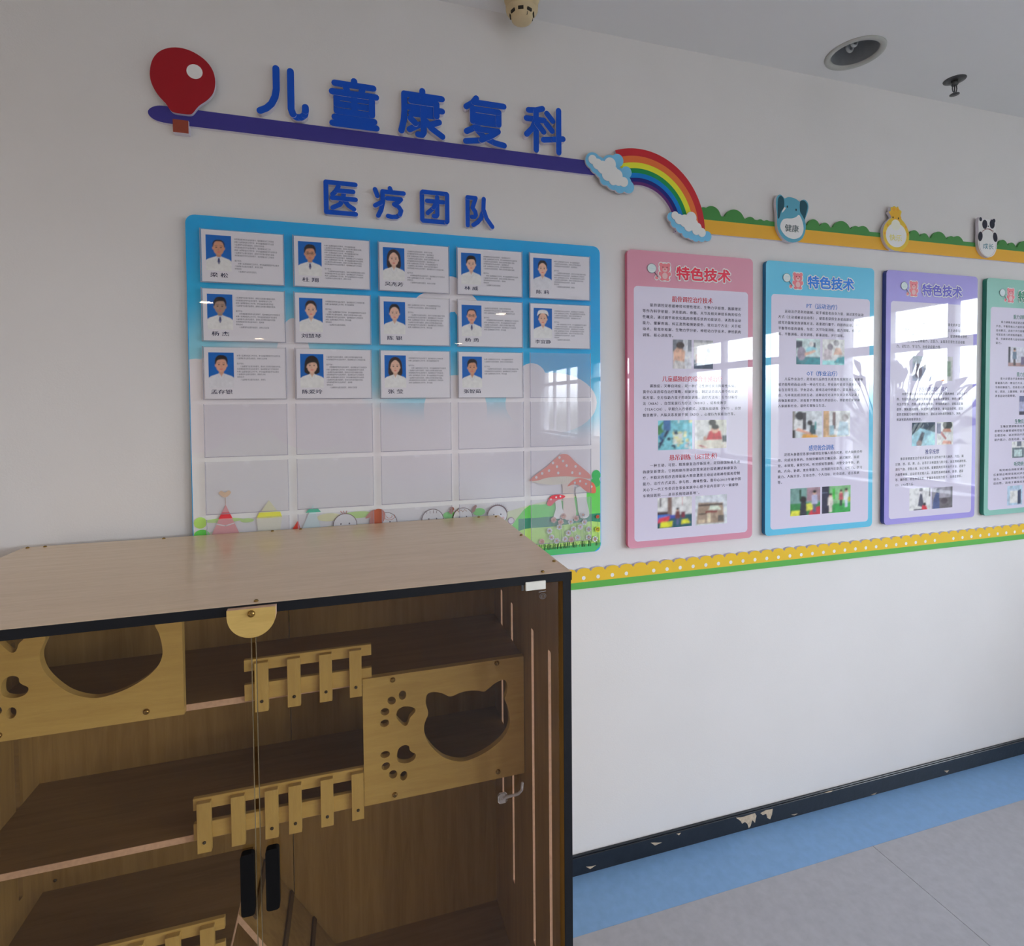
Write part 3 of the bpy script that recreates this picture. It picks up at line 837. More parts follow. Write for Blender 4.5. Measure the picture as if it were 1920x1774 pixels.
# elephant
TEAL, DTEAL, WHT, INK = P(70, 130, 150, .5), P(22, 62, 74, .5), P(205, 198, 216, .52), P(28, 40, 46, .5)
x = 1.5805
ot = spline([(x - .073, 2.34), (x - .072, 2.372), (x - .056, 2.3875), (x - .041, 2.38), (x - .034, 2.375), (x - .02, 2.381), (x, 2.3815), (x + .022, 2.376), (x + .034, 2.369), (x + .042, 2.375), (x + .058, 2.379), (x + .073, 2.368), (x + .076, 2.348), (x + .069, 2.325), (x + .060, 2.305), (x + .064, 2.28), (x + .058, 2.25), (x + .04, 2.226), (x + .003, 2.2145), (x - .032, 2.222), (x - .056, 2.243), (x - .068, 2.272), (x - .0685, 2.31)], 3)
t = badge('elephant_badge', 'teal elephant badge with white belly on the hedge border', x, None, ot, TEAL)
A = Art()
A.poly(spline([(x - .066, 2.335), (x - .064, 2.371), (x - .052, 2.383), (x - .038, 2.372), (x - .037, 2.342), (x - .05, 2.325), (x - .058, 2.302), (x - .065, 2.30)], 3), DTEAL)
A.poly(spline([(x + .037, 2.37), (x + .055, 2.375), (x + .069, 2.364), (x + .071, 2.348), (x + .062, 2.318), (x + .058, 2.305), (x + .048, 2.318), (x + .036, 2.335)], 3), DTEAL)
A.poly(spline([(x - .053, 2.263), (x - .05, 2.285), (x - .034, 2.30), (x, 2.304), (x + .02, 2.312), (x + .03, 2.32), (x + .04, 2.312), (x + .05, 2.29), (x + .053, 2.265), (x + .042, 2.242), (x + .02, 2.23), (x - .006, 2.229), (x - .032, 2.239)], 3), WHT)
A.poly(spline([(x - .046, 2.325), (x - .036, 2.342), (x - .03, 2.338), (x - .044, 2.322)], 3), WHT)
for ex, ez in ((x - .022, 2.3455), (x + .018, 2.3375)): A.poly(ell(ex, ez, .0035, .0045, 12), INK)
A.build('face_print', t, -0.0211, M['paint'])
text('lettering', '健康', (x - .033, 2.253, x + .031, 2.281), P(40, 62, 66, .5), t, -0.0216, m=M['paint'], bold=0.015)
# giraffe
YE, OR = P(178, 152, 50, .5), P(200, 140, 40, .5)
x = 2.0935
ot = spline([(x - .026, 2.35), (x - .037, 2.366), (x - .04, 2.372), (x - .031, 2.376), (x - .03, 2.39), (x - .02, 2.392), (x - .012, 2.397), (x, 2.392), (x + .008, 2.397), (x + .014, 2.386), (x + .027, 2.378), (x + .022, 2.362), (x + .027, 2.348), (x + .048, 2.33), (x + .064, 2.305), (x + .069, 2.283), (x + .064, 2.255), (x + .044, 2.232), (x + .02, 2.221), (x - .015, 2.221), (x - .044, 2.234), (x - .063, 2.258), (x - .069, 2.29), (x - .06, 2.318), (x - .042, 2.338)], 3)
t = badge('giraffe_badge', 'yellow giraffe badge with white belly in the middle of the hedge border', x, None, ot, YE)
A = Art()
A.poly(spline([(x - .026, 2.352), (x - .036, 2.368), (x - .028, 2.376), (x - .022, 2.388), (x - .008, 2.391), (x + .008, 2.388), (x + .016, 2.378), (x + .02, 2.362), (x + .025, 2.35), (x, 2.33)], 3), OR)
A.poly(ell(x, 2.2815, .0545, .048, 32), WHT)
A.poly(ell(x - .003, 2.322, .024, .022, 20), P(216, 188, 172, .52))
for ex, ez in ((x - .018, 2.351), (x + .011, 2.3495)): A.poly(ell(ex, ez, .0034, .0042, 12), P(60, 50, 20, .5))
for ex, ez in ((x - .046, 2.318), (x + .05, 2.318), (x - .06, 2.285), (x + .061, 2.29), (x - .014, 2.382), (x + .006, 2.383)): A.poly(ell(ex, ez, .005, .006, 10), P(182, 128, 40, .5))
A.build('face_print', t, -0.0211, M['paint'])
text('lettering', '快乐', (x - .036, 2.258, x + .030, 2.284), P(206, 172, 92, .5), t, -0.0218, m=M['paint'], bold=0.012)
# panda
x = 2.6065
PW_, BK = P(186, 180, 192, .5), P(26, 28, 44, .5)
ot = spline([(x - .056, 2.375), (x - .05, 2.392), (x - .04, 2.397), (x - .032, 2.39), (x, 2.389), (x + .022, 2.389), (x + .034, 2.396), (x + .044, 2.39), (x + .047, 2.37), (x + .048, 2.34), (x + .05, 2.33), (x + .055, 2.315), (x + .0575, 2.295), (x + .053, 2.262), (x + .035, 2.237), (x + .002, 2.2285), (x - .03, 2.24), (x - .05, 2.265), (x - .0555, 2.295), (x - .054, 2.325), (x - .055, 2.35)], 3)
t = badge('panda_badge', 'black and white panda badge at the right end of the hedge border', x, None, ot, PW_)
A = Art()
for ex in (x - .043, x + .037): A.poly(ell(ex, 2.386, .0085, .009, 14), BK)
for ex, ez in ((x - .018, 2.3665), (x + .026, 2.371)): A.poly(ell(ex, ez, .0155, .0195, 18), BK)
A.poly(ell(x + .003, 2.360, .004, .003, 10), BK)
A.poly(ell(x + .001, 2.29, .051, .059, 32), P(120, 92, 98, .5))
A.poly(ell(x + .001, 2.289, .0495, .0575, 32), P(210, 204, 222, .52))
A.line([(x - .03, 2.338), (x - .01, 2.348), (x + .012, 2.349), (x + .034, 2.341)], .003, P(120, 96, 96, .5))
A.poly(ell(x - .044, 2.3135, .0135, .0205, 16, rot_=-8), BK)
A.poly(ell(x + .045, 2.3165, .0135, .0205, 16, rot_=12), BK)
A.build('face_print', t, -0.0211, M['paint'])
text('lettering', '成长', (x - .028, 2.262, x + .036, 2.287), P(64, 110, 122, .5), t, -0.0218, m=M['paint'], bold=0.012)

# ------------------------------------------------------------------ lower scalloped border
PT = 0.0535
for i, (x0, x1) in enumerate(((0.946 - 27 * PT, 0.946), (0.946, 0.946 + 27 * PT), (0.946 + 27 * PT, 0.946 + 54 * PT))):
    lab = ('scalloped orange border strip with white dots, piece nearest the cabinet', 'scalloped orange border strip with white dots under the pink and blue posters', 'scalloped orange border strip with white dots, rightmost piece')[i]
    t = empty('scalloped_border', ((x0 + x1) / 2, 0.0, 0.9895))
    tag(t, lab, 'wall border', 'scalloped border strips')
    o_ = [(x1, 1.012), (x0, 1.012)][::-1]
    pts = [(x0, 1.0125), (x1, 1.0125)]
    for k in range(27 * 8 + 1):
        xx = x1 - (x1 - x0) * k / (27 * 8)
        ph = ((xx - x0) / PT + 0.5) % 1.0
        pts.append((xx, 1.0475 + 0.0125 * math.sqrt(max(0, 1 - (2 * ph - 1) ** 2))))
    plate('orange_scallop', [pts], 0.0, -0.011, M['paint'], M['pvc'], t, P(222, 158, 34, .58))
    plate('green_strip', [rect(x0, 0.9895, x1, 1.0125)], 0.0, -0.011, M['paint'], M['paint'], t, P(74, 144, 62, .56))
    dm = None
    for k in range(1, 27):
        dx0 = x0 + k * PT
        if dm is None:
            d_ = Art().poly(ell(dx0, 1.0265, 0.0068, 0.0068, 16), P(226, 214, 190, .58)).build('dot', t, -0.0111, M['paint'])
            dm, first = d_, dx0
        else:
            c_ = dm.copy()
            COL.objects.link(c_)
            c_.location = dm.location + Vector((dx0 - first, 0, 0))

# ------------------------------------------------------------------ staff board
BX0, BX1, BZ0, BZ1, BY = -0.4376, 0.7935, 1.1155, 2.1425, -0.018
bd = empty('staff_board', ((BX0 + BX1) / 2, 0.0, BZ0))
tag(bd, 'large blue glossy staff board with rows of clear card pockets and cartoon meadow', 'notice board')
plate('panel', [rrect(BX0, BZ0, BX1, BZ1, 0.024, 6)], -0.0012, BY, M['print'], M['paint'], bd, P(0, 128, 184, .5))
def mixc(a, b, t):
    t = max(0.0, min(1.0, t))
    t = t * t * (3 - 2 * t)
    return tuple(p + (q - p) * t for p, q in zip(a, b))
CB1, CB2, CB3, CLI, CCR = P(0, 128, 184, .5), P(20, 138, 192, .5), P(108, 164, 212, .5), P(176, 172, 226, .47), P(198, 192, 226, .49)
def sky_col(x, z):
    u = (x - BX0) / (BX1 - BX0)
    z = z - 0.10 * math.sin(u * 5.2 + 0.6) - 0.05 * math.sin(u * 11)
    c = mixc(CB2, CB1, (z - 1.86) / 0.14)
    if z < 1.86: c = mixc(CB3, CB2, (z - 1.70) / 0.16)
    if z < 1.70: c = mixc(CLI, CB3, (z - 1.60) / 0.10)
    if z < 1.50: c = mixc(CCR, CLI, (z - 1.34) / 0.16)
    return c
A = Art()
A.n = 1
NX, NZ = 48, 44
ix0, ix1, iz0, iz1 = BX0 + 0.002, BX1 - 0.002, BZ0 + 0.026, BZ1 - 0.026
gv = [(ix0 + (ix1 - ix0) * i / NX, BY - 0.00025, iz0 + (iz1 - iz0) * k / NZ) for k in range(NZ + 1) for i in range(NX + 1)]
gf = [(k * (NX + 1) + i, k * (NX + 1) + i + 1, (k + 1) * (NX + 1) + i + 1, (k + 1) * (NX + 1) + i) for k in range(NZ) for i in range(NX)]
gm = mesh_from('sky_print', gv, gf, [M['print']])
ca = gm.color_attributes.new('Col', 'FLOAT_COLOR', 'POINT')
ca.data.foreach_set('color', [q for x, y_, z in gv for q in sky_col(x, z) + (1.0,)])
put('sky_print', gm, bd)
# soft clouds
for ci, (cx, cz, rx, rz) in enumerate(((-0.42, 1.62, .10, .13), (-0.30, 1.66, .16, .12), (-0.17, 1.70, .05, .17), (-0.12, 1.62, .14, .13), (0.29, 1.96, .045, .055), (0.235, 1.925, .06, .04), (0.335, 1.925, .04, .04), (0.30, 1.60, .10, .11), (0.55, 1.70, .05, .05), (0.62, 1.62, .16, .10))):
    p = [(max(BX0 + .002, min(BX1 - .002, a)), b) for a, b in ell(cx, cz, rx, rz, 36)]
    A.poly(p, CLI)
    if ci in (3, 6, 7, 9):
        A.build('cloud_print', bd, BY - 0.0003)
        A = Art()
# meadow along the bottom edge
def inb(pts): return [(max(BX0 + .003, min(BX1 - .003, a)), max(BZ0 + .003, b)) for a, b in pts]
GRN, LG, MG, DG = P(46, 150, 76, .52), P(150, 196, 92, .54), P(84, 176, 72, .52), P(24, 112, 84, .5)
A = Art()
A.poly(inb(spline([(BX0 + .003, 1.13), (BX1 - .003, 1.13), (BX1 - .003, 1.31), (.75, 1.315), (.62, 1.30), (.53, 1.286), (.42, 1.262), (.33, 1.25), (.1, 1.255), (-.05, 1.268), (-.15, 1.25), (-.3, 1.262), (-.42, 1.27), (BX0 + .003, 1.26)], 4)), P(178, 214, 150, .54))
A.poly(inb(spline([(.46, 1.14), (BX1 - .003, 1.14), (BX1 - .003, 1.352), (.765, 1.35), (.70, 1.305), (.60, 1.288), (.52, 1.275)], 4)), MG)
A.poly(rect(.50, 1.205, BX1 - .003, 1.245), DG)
A.poly(inb(spline([(.50, 1.14), (BX1 - .003, 1.14), (BX1 - .003, 1.215), (.62, 1.212), (.5, 1.205)], 4)), LG)
A.poly([(BX0 + .024, BZ0 + .001), (BX1 - .024, BZ0 + .001), (BX1 - .004, BZ0 + .016), (BX1 - .002, BZ0 + .03), (.6, 1.142), (.1, 1.138), (BX0 + .002, BZ0 + .03), (BX0 + .004, BZ0 + .016)], GRN)
for cx, cz, rx, rz in ((.776, 1.375, .016, .018), (.772, 1.35, .019, .016)): A.poly(ell(cx, cz, rx, rz, 20), GRN)
for cx, cz, rx, rz, c in ((-.415, 1.262, .02, .016, MG), (-.418, 1.297, .016, .016, LG), (-.30, 1.296, .018, .006, LG), (-.36, 1.30, .05, .006, LG), (.0, 1.292, .05, .01, LG), (-.08, 1.29, .035, .012, P(196, 214, 140, .54)), (.275, 1.272, .02, .012, MG), (.37, 1.277, .02, .012, MG)):
    A.poly(ell(cx, cz, rx, rz, 18), c)
random.seed(3)
for k in range(120):
    gx = .50 + .286 * random.random()
    A.line([(gx, 1.136), (gx + random.uniform(-.004, .004), 1.145 + .016 * random.random())], .0016, random.choice((P(40, 96, 36, .5), P(76, 142, 50, .5), P(36, 76, 30, .5))), 20, cap=False)
A.build('meadow_print', bd, BY - 0.0011)
# toadstools and flowers
A = Art()
STM = P(190, 174, 164, .54)
A.poly(spline([(.655, 1.37), (.69, 1.37), (.694, 1.31), (.70, 1.24), (.66, 1.235), (.655, 1.30)], 4), STM)
A.poly(spline([(.54, 1.368), (.60, 1.352), (.66, 1.352), (.73, 1.362), (.754, 1.366), (.70, 1.385), (.60, 1.382)], 4), P(206, 182, 166, .54))
for q in range(14): A.line([(.60 + q * .0085, 1.378), (.615 + q * .0065, 1.356)], .0008, P(176, 150, 138, .54), 2, cap=False)
A.poly(spline([(.539, 1.369), (.565, 1.39), (.60, 1.413), (.632, 1.44), (.652, 1.451), (.675, 1.447), (.70, 1.423), (.728, 1.40), (.753, 1.378), (.752, 1.365), (.72, 1.37), (.66, 1.377), (.60, 1.375), (.565, 1.367)], 4), P(200, 108, 92, .52))
for cx, cz in ((.562, 1.378), (.582, 1.39), (.606, 1.398), (.62, 1.423), (.634, 1.41), (.638, 1.389), (.643, 1.44), (.655, 1.428), (.668, 1.412), (.688, 1.388), (.70, 1.408), (.715, 1.384)): A.poly(ell(cx, cz, .0042, .0048, 10), P(232, 214, 206, .54))
A.poly(spline([(.70, 1.335), (.735, 1.335), (.74, 1.29), (.748, 1.24), (.715, 1.236), (.705, 1.29)], 4), P(200, 190, 184, .54))
A.poly(spline([(.67, 1.343), (.69, 1.362), (.715, 1.369), (.745, 1.36), (.768, 1.345), (.773, 1.318), (.755, 1.316), (.735, 1.325), (.71, 1.345), (.69, 1.348)], 4), P(206, 92, 70, .52))
for cx, cz in ((.697, 1.354), (.716, 1.358), (.737, 1.348), (.757, 1.338)): A.poly(ell(cx, cz, .0038, .0042, 10), P(236, 220, 210, .54))
A.poly(spline([(.628, 1.30), (.645, 1.30), (.652, 1.27), (.66, 1.242), (.622, 1.24), (.628, 1.27)], 4), P(200, 190, 184, .54))
A.poly(spline([(.598, 1.286), (.604, 1.304), (.618, 1.316), (.64, 1.318), (.662, 1.311), (.652, 1.303), (.63, 1.297), (.612, 1.282)], 4), P(190, 44, 56, .52))
for cx, cz in ((.612, 1.303), (.63, 1.309), (.645, 1.311)): A.poly(ell(cx, cz, .003, .0034, 10), P(236, 220, 210, .54))
A.build('toadstool_print', bd, BY - 0.0036)
A = Art()
fl_ = [(.578, 1.166, 0), (.605, 1.20, 1), (.62, 1.235, 2), (.612, 1.178, 1), (.64, 1.21, 1), (.645, 1.226, 2), (.66, 1.168, 1), (.655, 1.245, 2), (.68, 1.225, 3), (.69, 1.20, 1), (.672, 1.188, 1), (.70, 1.235, 2), (.705, 1.17, 1), (.715, 1.205, 1), (.725, 1.245, 3), (.73, 1.22, 1), (.745, 1.195, 1), (.745, 1.168, 1), (.63, 1.165, 1), (.682, 1.165, 0), (.768, 1.16, 1), (.778, 1.192, 4), (.778, 1.235, 5)]
fc = [P(218, 132, 116, .54), P(238, 226, 214, .56), P(224, 150, 134, .54), P(220, 222, 224, .56), P(236, 204, 40, .54), P(186, 70, 50, .52)]
for fx, fz, kk in fl_: A.line([(fx, fz), (fx + .002, 1.15)], .0012, P(82, 116, 62, .5), 1, cap=False)
for fx, fz, kk in fl_:
    r = .0095 if kk != 5 else .006
    for q in range(6):
        a_ = q * PI / 3 + fx * 40
        A.poly(ell(fx + r * .6 * math.cos(a_), fz + r * .6 * math.sin(a_), r * .48, r * .48, 8), fc[kk], 2)
    A.poly(ell(fx, fz, r * .3, r * .3, 8), P(172, 104, 52, .52), 3)
A.build('flower_print', bd, BY - 0.0072)
# houses and children peeping over the edge
A = Art()
def fin(name):
    A.build(name, bd, BY - 0.0044)
    A.v, A.f, A.c, A.n = [], [], [], 0
A.poly([(-.39, 1.262), (-.32, 1.262), (-.3535, 1.345)], P(214, 118, 118, .54)); A.poly([(-.372, 1.306), (-.337, 1.306), (-.345, 1.324), (-.3625, 1.324)], P(186, 44, 54, .52))
A.line([(-.376, 1.291), (-.355, 1.285), (-.334, 1.291)], .003, WHT); A.line([(-.3535, 1.345), (-.354, 1.372)], .0016, P(150, 120, 96, .5))
A.poly(spline([(-.354, 1.364), (-.37, 1.376), (-.364, 1.384), (-.354, 1.378), (-.345, 1.384), (-.339, 1.377)], 3), P(222, 156, 116, .54))
fin('house_print')
A.poly([(-.276, 1.30), (-.208, 1.30), (-.214, 1.262), (-.272, 1.262)], P(226, 204, 168, .54)); A.poly([(-.276, 1.30), (-.208, 1.30), (-.242, 1.351)], P(226, 200, 150, .54)); A.poly([(-.276, 1.30), (-.208, 1.30), (-.213, 1.316), (-.268, 1.316)], P(226, 190, 70, .54))
fin('house_print')
A.poly([(-.155, 1.262), (-.104, 1.262), (-.1245, 1.331)], P(168, 204, 196, .54)); A.poly([(-.145, 1.308), (-.103, 1.308), (-.112, 1.32), (-.134, 1.32)], P(70, 150, 128, .52))
fin('house_print')
A.poly([(-.182, 1.262), (-.16, 1.262), (-.165, 1.288)], P(196, 58, 48, .52))
fin('house_print')
SK, LN = P(220, 200, 204, .54), P(66, 34, 30, .5)
def kid(cx, cz, r):
    A.poly(ell(cx, cz, r * 1.04, r * 1.04, 28), LN)
    A.poly(ell(cx, cz, r * .98, r * .98, 28), SK)
    for s in (-1, 1):
        A.poly(ell(cx + s * r * .36, cz + r * .1, .0022, .0028, 8), P(40, 34, 50, .5))
        A.poly(ell(cx + s * r * .58, cz - r * .28, r * .16, r * .12, 10), P(226, 150, 150, .54))
    A.line([(cx - r * .22, cz - r * .4), (cx, cz - r * .5), (cx + r * .22, cz - r * .4)], .0014, LN)
kid(-.036, 1.265, .033)
for q in (-.012, -.004, .005): A.line([(-.036 + q * .5, 1.298), (-.036 + q, 1.306)], .0018, P(140, 72, 48, .5))
fin('child_print')
kid(.082, 1.262, .032)
A.poly(spline([(.034, 1.262), (.04, 1.29), (.055, 1.306), (.072, 1.303), (.08, 1.29), (.076, 1.27), (.06, 1.258)], 4), P(150, 76, 52, .5)); A.poly(spline([(.022, 1.28), (.036, 1.299), (.052, 1.304), (.046, 1.288)], 4), P(150, 76, 52, .5))
for q in (.008, .016): A.line(ell(.092, 1.282, q, q * .7, 10, 160, 380), .0016, P(168, 92, 60, .5))
fin('child_print')
kid(.2225, 1.262, .033)
for q in (-.018, -.008, .002, .012): A.line([(.2225 + q, 1.292 - abs(q) * .3), (.2225 + q * 1.02, 1.283)], .0014, LN)
fin('child_print')
kid(.3175, 1.262, .031)
for s in (-1, 1):
    for q in (-.006, .0, .006): A.poly(ell(.3175 + s * .036 + q * .4, 1.288 + q, .0075, .0045, 10, rot_=40 * s), P(120, 74, 60, .5))
A.line([(.299, 1.288), (.305, 1.281), (.311, 1.288), (.317, 1.281), (.323, 1.288), (.33, 1.282)], .0016, P(130, 96, 70, .5))
fin('child_print')
kid(.429, 1.262, .032)
A.line(ell(.429, 1.262, .033, .033, 16, 15, 170), .004, P(90, 50, 48, .5))
for q in range(15): A.line([(.429 + .033 * math.cos(.3 + q * .18), 1.262 + .033 * math.sin(.3 + q * .18)), (.429 + .038 * math.cos(.3 + q * .18), 1.262 + .038 * math.sin(.3 + q * .18))], .001, P(90, 50, 48, .5), 60)
fin('child_print')
A.poly(ell(.475, 1.242, .011, .011, 18), P(104, 76, 110, .5)); A.poly(ell(.475, 1.242, .0092, .0092, 18), P(206, 178, 198, .54)); A.line([(.473, 1.231), (.47, 1.212)], .002, P(90, 80, 140, .5))
fin('lollipop_print')

# thirty clear pockets, each with a finger notch
CXS = [-0.401 + 0.2352 * i for i in range(5)]
CZS = [2.1045, 1.9440, 1.7840, 1.6250, 1.4660, 1.3060]
CW, CH = 0.2130, 0.1470
POCK = []
for r, zt in enumerate(CZS):
    for c, xl in enumerate(CXS):
        nt_ = ell(xl + CW / 2, zt, 0.0095, 0.009, 10, 180, 360)
        lp = [(xl, zt), (xl, zt - CH), (xl + CW, zt - CH), (xl + CW, zt)] + list(reversed(nt_))
        film = put('milky_film', mesh_from('milky_film', [(a_, BY - .0104, b_) for a_, b_ in rect(xl + .001, zt - CH + .001, xl + CW - .001, zt - .001)], [(0, 1, 2, 3)], [M['milky']]), bd)
        p = plate('card_pocket', [lp], BY - 0.0128, BY - 0.0140, M['clear'], M['clear'], bd)
        fr_ = boxes('spacer_rim', [(xl, xl + .0018, BY - .0128, BY - .0104, zt - CH, zt), (xl + CW - .0018, xl + CW, BY - .0128, BY - .0104, zt - CH, zt), (xl, xl + CW, BY - .0128, BY - .0104, zt - CH, zt - CH + .0018)], M['rim'], p)

# ------------------------------------------------------------------ profile cards in the upper three rows
PBLUE, COAT, INKB = P(0, 80, 152, .5), P(196, 196, 206, .52), P(30, 32, 62, .5)
def portrait(x0, z0, x1, z1, skin, hair, style, tie=False, glasses=False, cap=False, grey=False):
    w_, h_ = x1 - x0, z1 - z0
    U = lambda pts: [(x0 + (.5 + (a - .5) * (1.14 if b > .4 else 1.0)) * w_, z0 + (b * 1.0 + .03) * h_) for a, b in pts]
    E = lambda cx, cz, rx, rz, n=24, a0=0, a1=360: U([(cx + rx * math.cos(math.radians(a0 + (a1 - a0) * i / n)), cz + rz * math.sin(math.radians(a0 + (a1 - a0) * i / n))) for i in range(n + (0 if a1 - a0 >= 360 else 1))])
    A = Art()
    A.poly(rect(x0, z0, x1, z1), PBLUE)
    coat = P(178, 178, 186, .52) if grey else COAT
    if style in ('long', 'bob'):
        lo = .30 if style == 'long' else .40
        A.poly(U(spline([(.24, lo), (.22, .55), (.26, .78), (.40, .90), (.60, .90), (.74, .78), (.78, .55), (.76, lo), (.60, lo - .04), (.40, lo - .04)], 4)), hair)
    A.poly(U(spline([(.42, .30), (.58, .30), (.57, .50), (.43, .50)], 2)), tuple(c * .88 for c in skin))
    A.poly(U([(0, -.03), (1, -.03), (1, .25), (.90, .30), (.66, .36), (.58, .38), (.5, .30), (.42, .38), (.34, .36), (.10, .30), (0, .25)]), coat)
    A.poly(E(.5, .615, .185, .205), skin)
    for s in (-1, 1): A.poly(E(.5 + s * .19, .60, .026, .045, 10), skin)
    dk = P(34, 28, 30, .5)
    if style == 'bald': A.poly(U(spline([(.31, .62), (.30, .74), (.40, .83), (.60, .83), (.70, .74), (.69, .62), (.665, .72), (.60, .79), (.40, .79), (.335, .72)], 3)), hair)
    elif style == 'short': A.poly(U(spline([(.305, .62), (.29, .76), (.38, .87), (.52, .89), (.66, .86), (.72, .75), (.695, .62), (.665, .73), (.60, .77), (.46, .765), (.36, .73)], 3)), hair)
    elif style == 'tied': A.poly(U(spline([(.305, .60), (.29, .76), (.38, .875), (.5, .895), (.62, .875), (.71, .76), (.695, .60), (.66, .72), (.56, .795), (.44, .795), (.34, .72)], 3)), hair)
    elif style == 'long': A.poly(U(spline([(.295, .56), (.28, .76), (.38, .885), (.5, .90), (.62, .885), (.72, .76), (.705, .56), (.675, .70), (.58, .79), (.50, .82), (.42, .79), (.325, .70)], 3)), hair)
    elif style == 'bob': A.poly(U(spline([(.29, .52), (.28, .76), (.38, .89), (.5, .905), (.62, .89), (.72, .76), (.71, .52), (.68, .66), (.60, .715), (.42, .70), (.32, .64)], 3)), hair)
    if cap:
        A.poly(U(spline([(.24, .70), (.27, .84), (.38, .90), (.62, .90), (.73, .84), (.76, .70), (.68, .765), (.5, .80), (.32, .765)], 3)), P(216, 214, 220, .54))
    for s in (-1, 1):
        A.poly(E(.5 + s * .078, .625, .034, .014, 10), dk)
        A.line(U([(.5 + s * .12, .665), (.5 + s * .045, .67)]), .0009, tuple(.5 * (a + b) for a, b in zip(hair, dk)))
    A.line(U([(.5, .60), (.487, .555), (.512, .552)]), .0008, tuple(c * .72 for c in skin))
    A.poly(E(.5, .495, .058, .016, 12), P(178, 92, 88, .52))
    if glasses:
        for s in (-1, 1): A.line(E(.5 + s * .085, .622, .066, .036, 12) + E(.5 + s * .085, .622, .066, .036, 12)[:1], .0008, dk)
        A.line(U([(.48, .63), (.52, .63)]), .0008, dk)
    if tie:
        A.poly(U([(.43, .36), (.57, .36), (.52, .30), (.48, .30)]), P(150, 160, 190, .52))
        A.poly(U([(.47, .33), (.53, .33), (.555, .22), (.5, .15), (.445, .22)]), P(52, 58, 100, .5))
    else:
        A.poly(U([(.455, .375), (.5, .335), (.545, .375), (.5, .27)]), tuple(c * .9 for c in skin))
    A.line(U([(.5, .26), (.5, 0)]), .0006, P(160, 160, 172, .52))
    for s in (-1, 1): A.line(U([(.5 + s * .08, .37), (.5 + s * .12, .28), (.5, .2)]), .0006, P(158, 158, 172, .52))
    return A
S1, S2, S3, S4 = P(170, 124, 100, .52), P(194, 152, 134, .54), P(138, 114, 100, .5), P(182, 136, 116, .53)
HK, HB = P(30, 26, 30, .5), P(44, 32, 32, .5)
LN1 = '本院康复医学科专业技术骨干，临床康复治疗工作经验丰富，'
LN2 = '从事儿童康复临床工作多年，参与省级康复医学专业委员会，'
LN3 = '儿童康复专业委员会委员，具有扎实的理论基础与技能。'
def bio(n1, n2, n3, seed):
    random.seed(seed)
    L = []
    for k in range(n1): L.append((LN1, LN2, LN3)[(k + seed) % 3][:random.randint(18, 27)])
    L += ['', '医疗专长：']
    for k in range(n2): L.append((u'\u3000\u3000' if k == 0 else '') + (LN2, LN3, LN1)[(k + seed) % 3][:25 if k < n2 - 1 else 17])
    if n3:
        L.append('特色技术：')
        L.append(u'\u3000\u3000' + LN3[:12 + 3 * (seed % 3)])
    return '\n'.join(L), len(L)
CARDS = [
 (0, 0, '梁 松', dict(skin=S1, hair=HK, style='bald', tie=True), (7, 2, 1), 'person with thin hair, white coat, dark tie'),
 (0, 1, '杜 翔', dict(skin=S1, hair=HK, style='short', tie=True, glasses=True), (9, 4, 0), 'person with glasses, white coat and tie'),
 (0, 2, '吴兆芳', dict(skin=S2, hair=HB, style='long'), (8, 2, 1), 'smiling person with long dark hair and white tunic'),
 (0, 3, '林 威', dict(skin=S2, hair=HK, style='short'), (6, 3, 1), 'person with short black hair and open white collar'),
 (0, 4, '陈 莉', dict(skin=S2, hair=HK, style='tied', grey=True), (3, 5, 1), 'person with tied back hair and pale grey tunic'),
 (1, 0, '杨 杰', dict(skin=S3, hair=HK, style='short', tie=True), (4, 4, 1), 'person with short hair, white coat and dark tie'),
 (1, 1, '刘慧琴', dict(skin=S2, hair=HB, style='tied'), (2, 4, 1), 'person with pulled back hair and wide white collar'),
 (1, 2, '陈 银', dict(skin=S2, hair=HK, style='tied'), (2, 6, 0), 'person with tied hair and high collared white tunic'),
 (1, 3, '杨 勇', dict(skin=S4, hair=HK, style='bald', tie=True, glasses=True), (3, 5, 0), 'person with glasses and light blue tie'),
 (1, 4, '李宜静', dict(skin=S2, hair=HB, style='tied', cap=True), (4, 6, 1), 'person wearing a white nurse cap'),
 (2, 0, '孟存银', dict(skin=S4, hair=HK, style='short', grey=True), (2, 4, 1), 'person with short hair and round necked white top'),
 (2, 1, '陈爱玲', dict(skin=S2, hair=HK, style='bob'), (2, 7, 1), 'person with a fringe and shoulder length hair'),
 (2, 2, '张 莹', dict(skin=S2, hair=HB, style='long'), (2, 7, 0), 'person with a centre parting and long hair'),
 (2, 3, '张智茹', dict(skin=S1, hair=HK, style='short', glasses=False), (2, 3, 0), 'person in open white coat over a dark shirt'),
]
ROWN, COLN = ('top', 'second', 'third'), ('first', 'second', 'third', 'fourth', 'fifth')
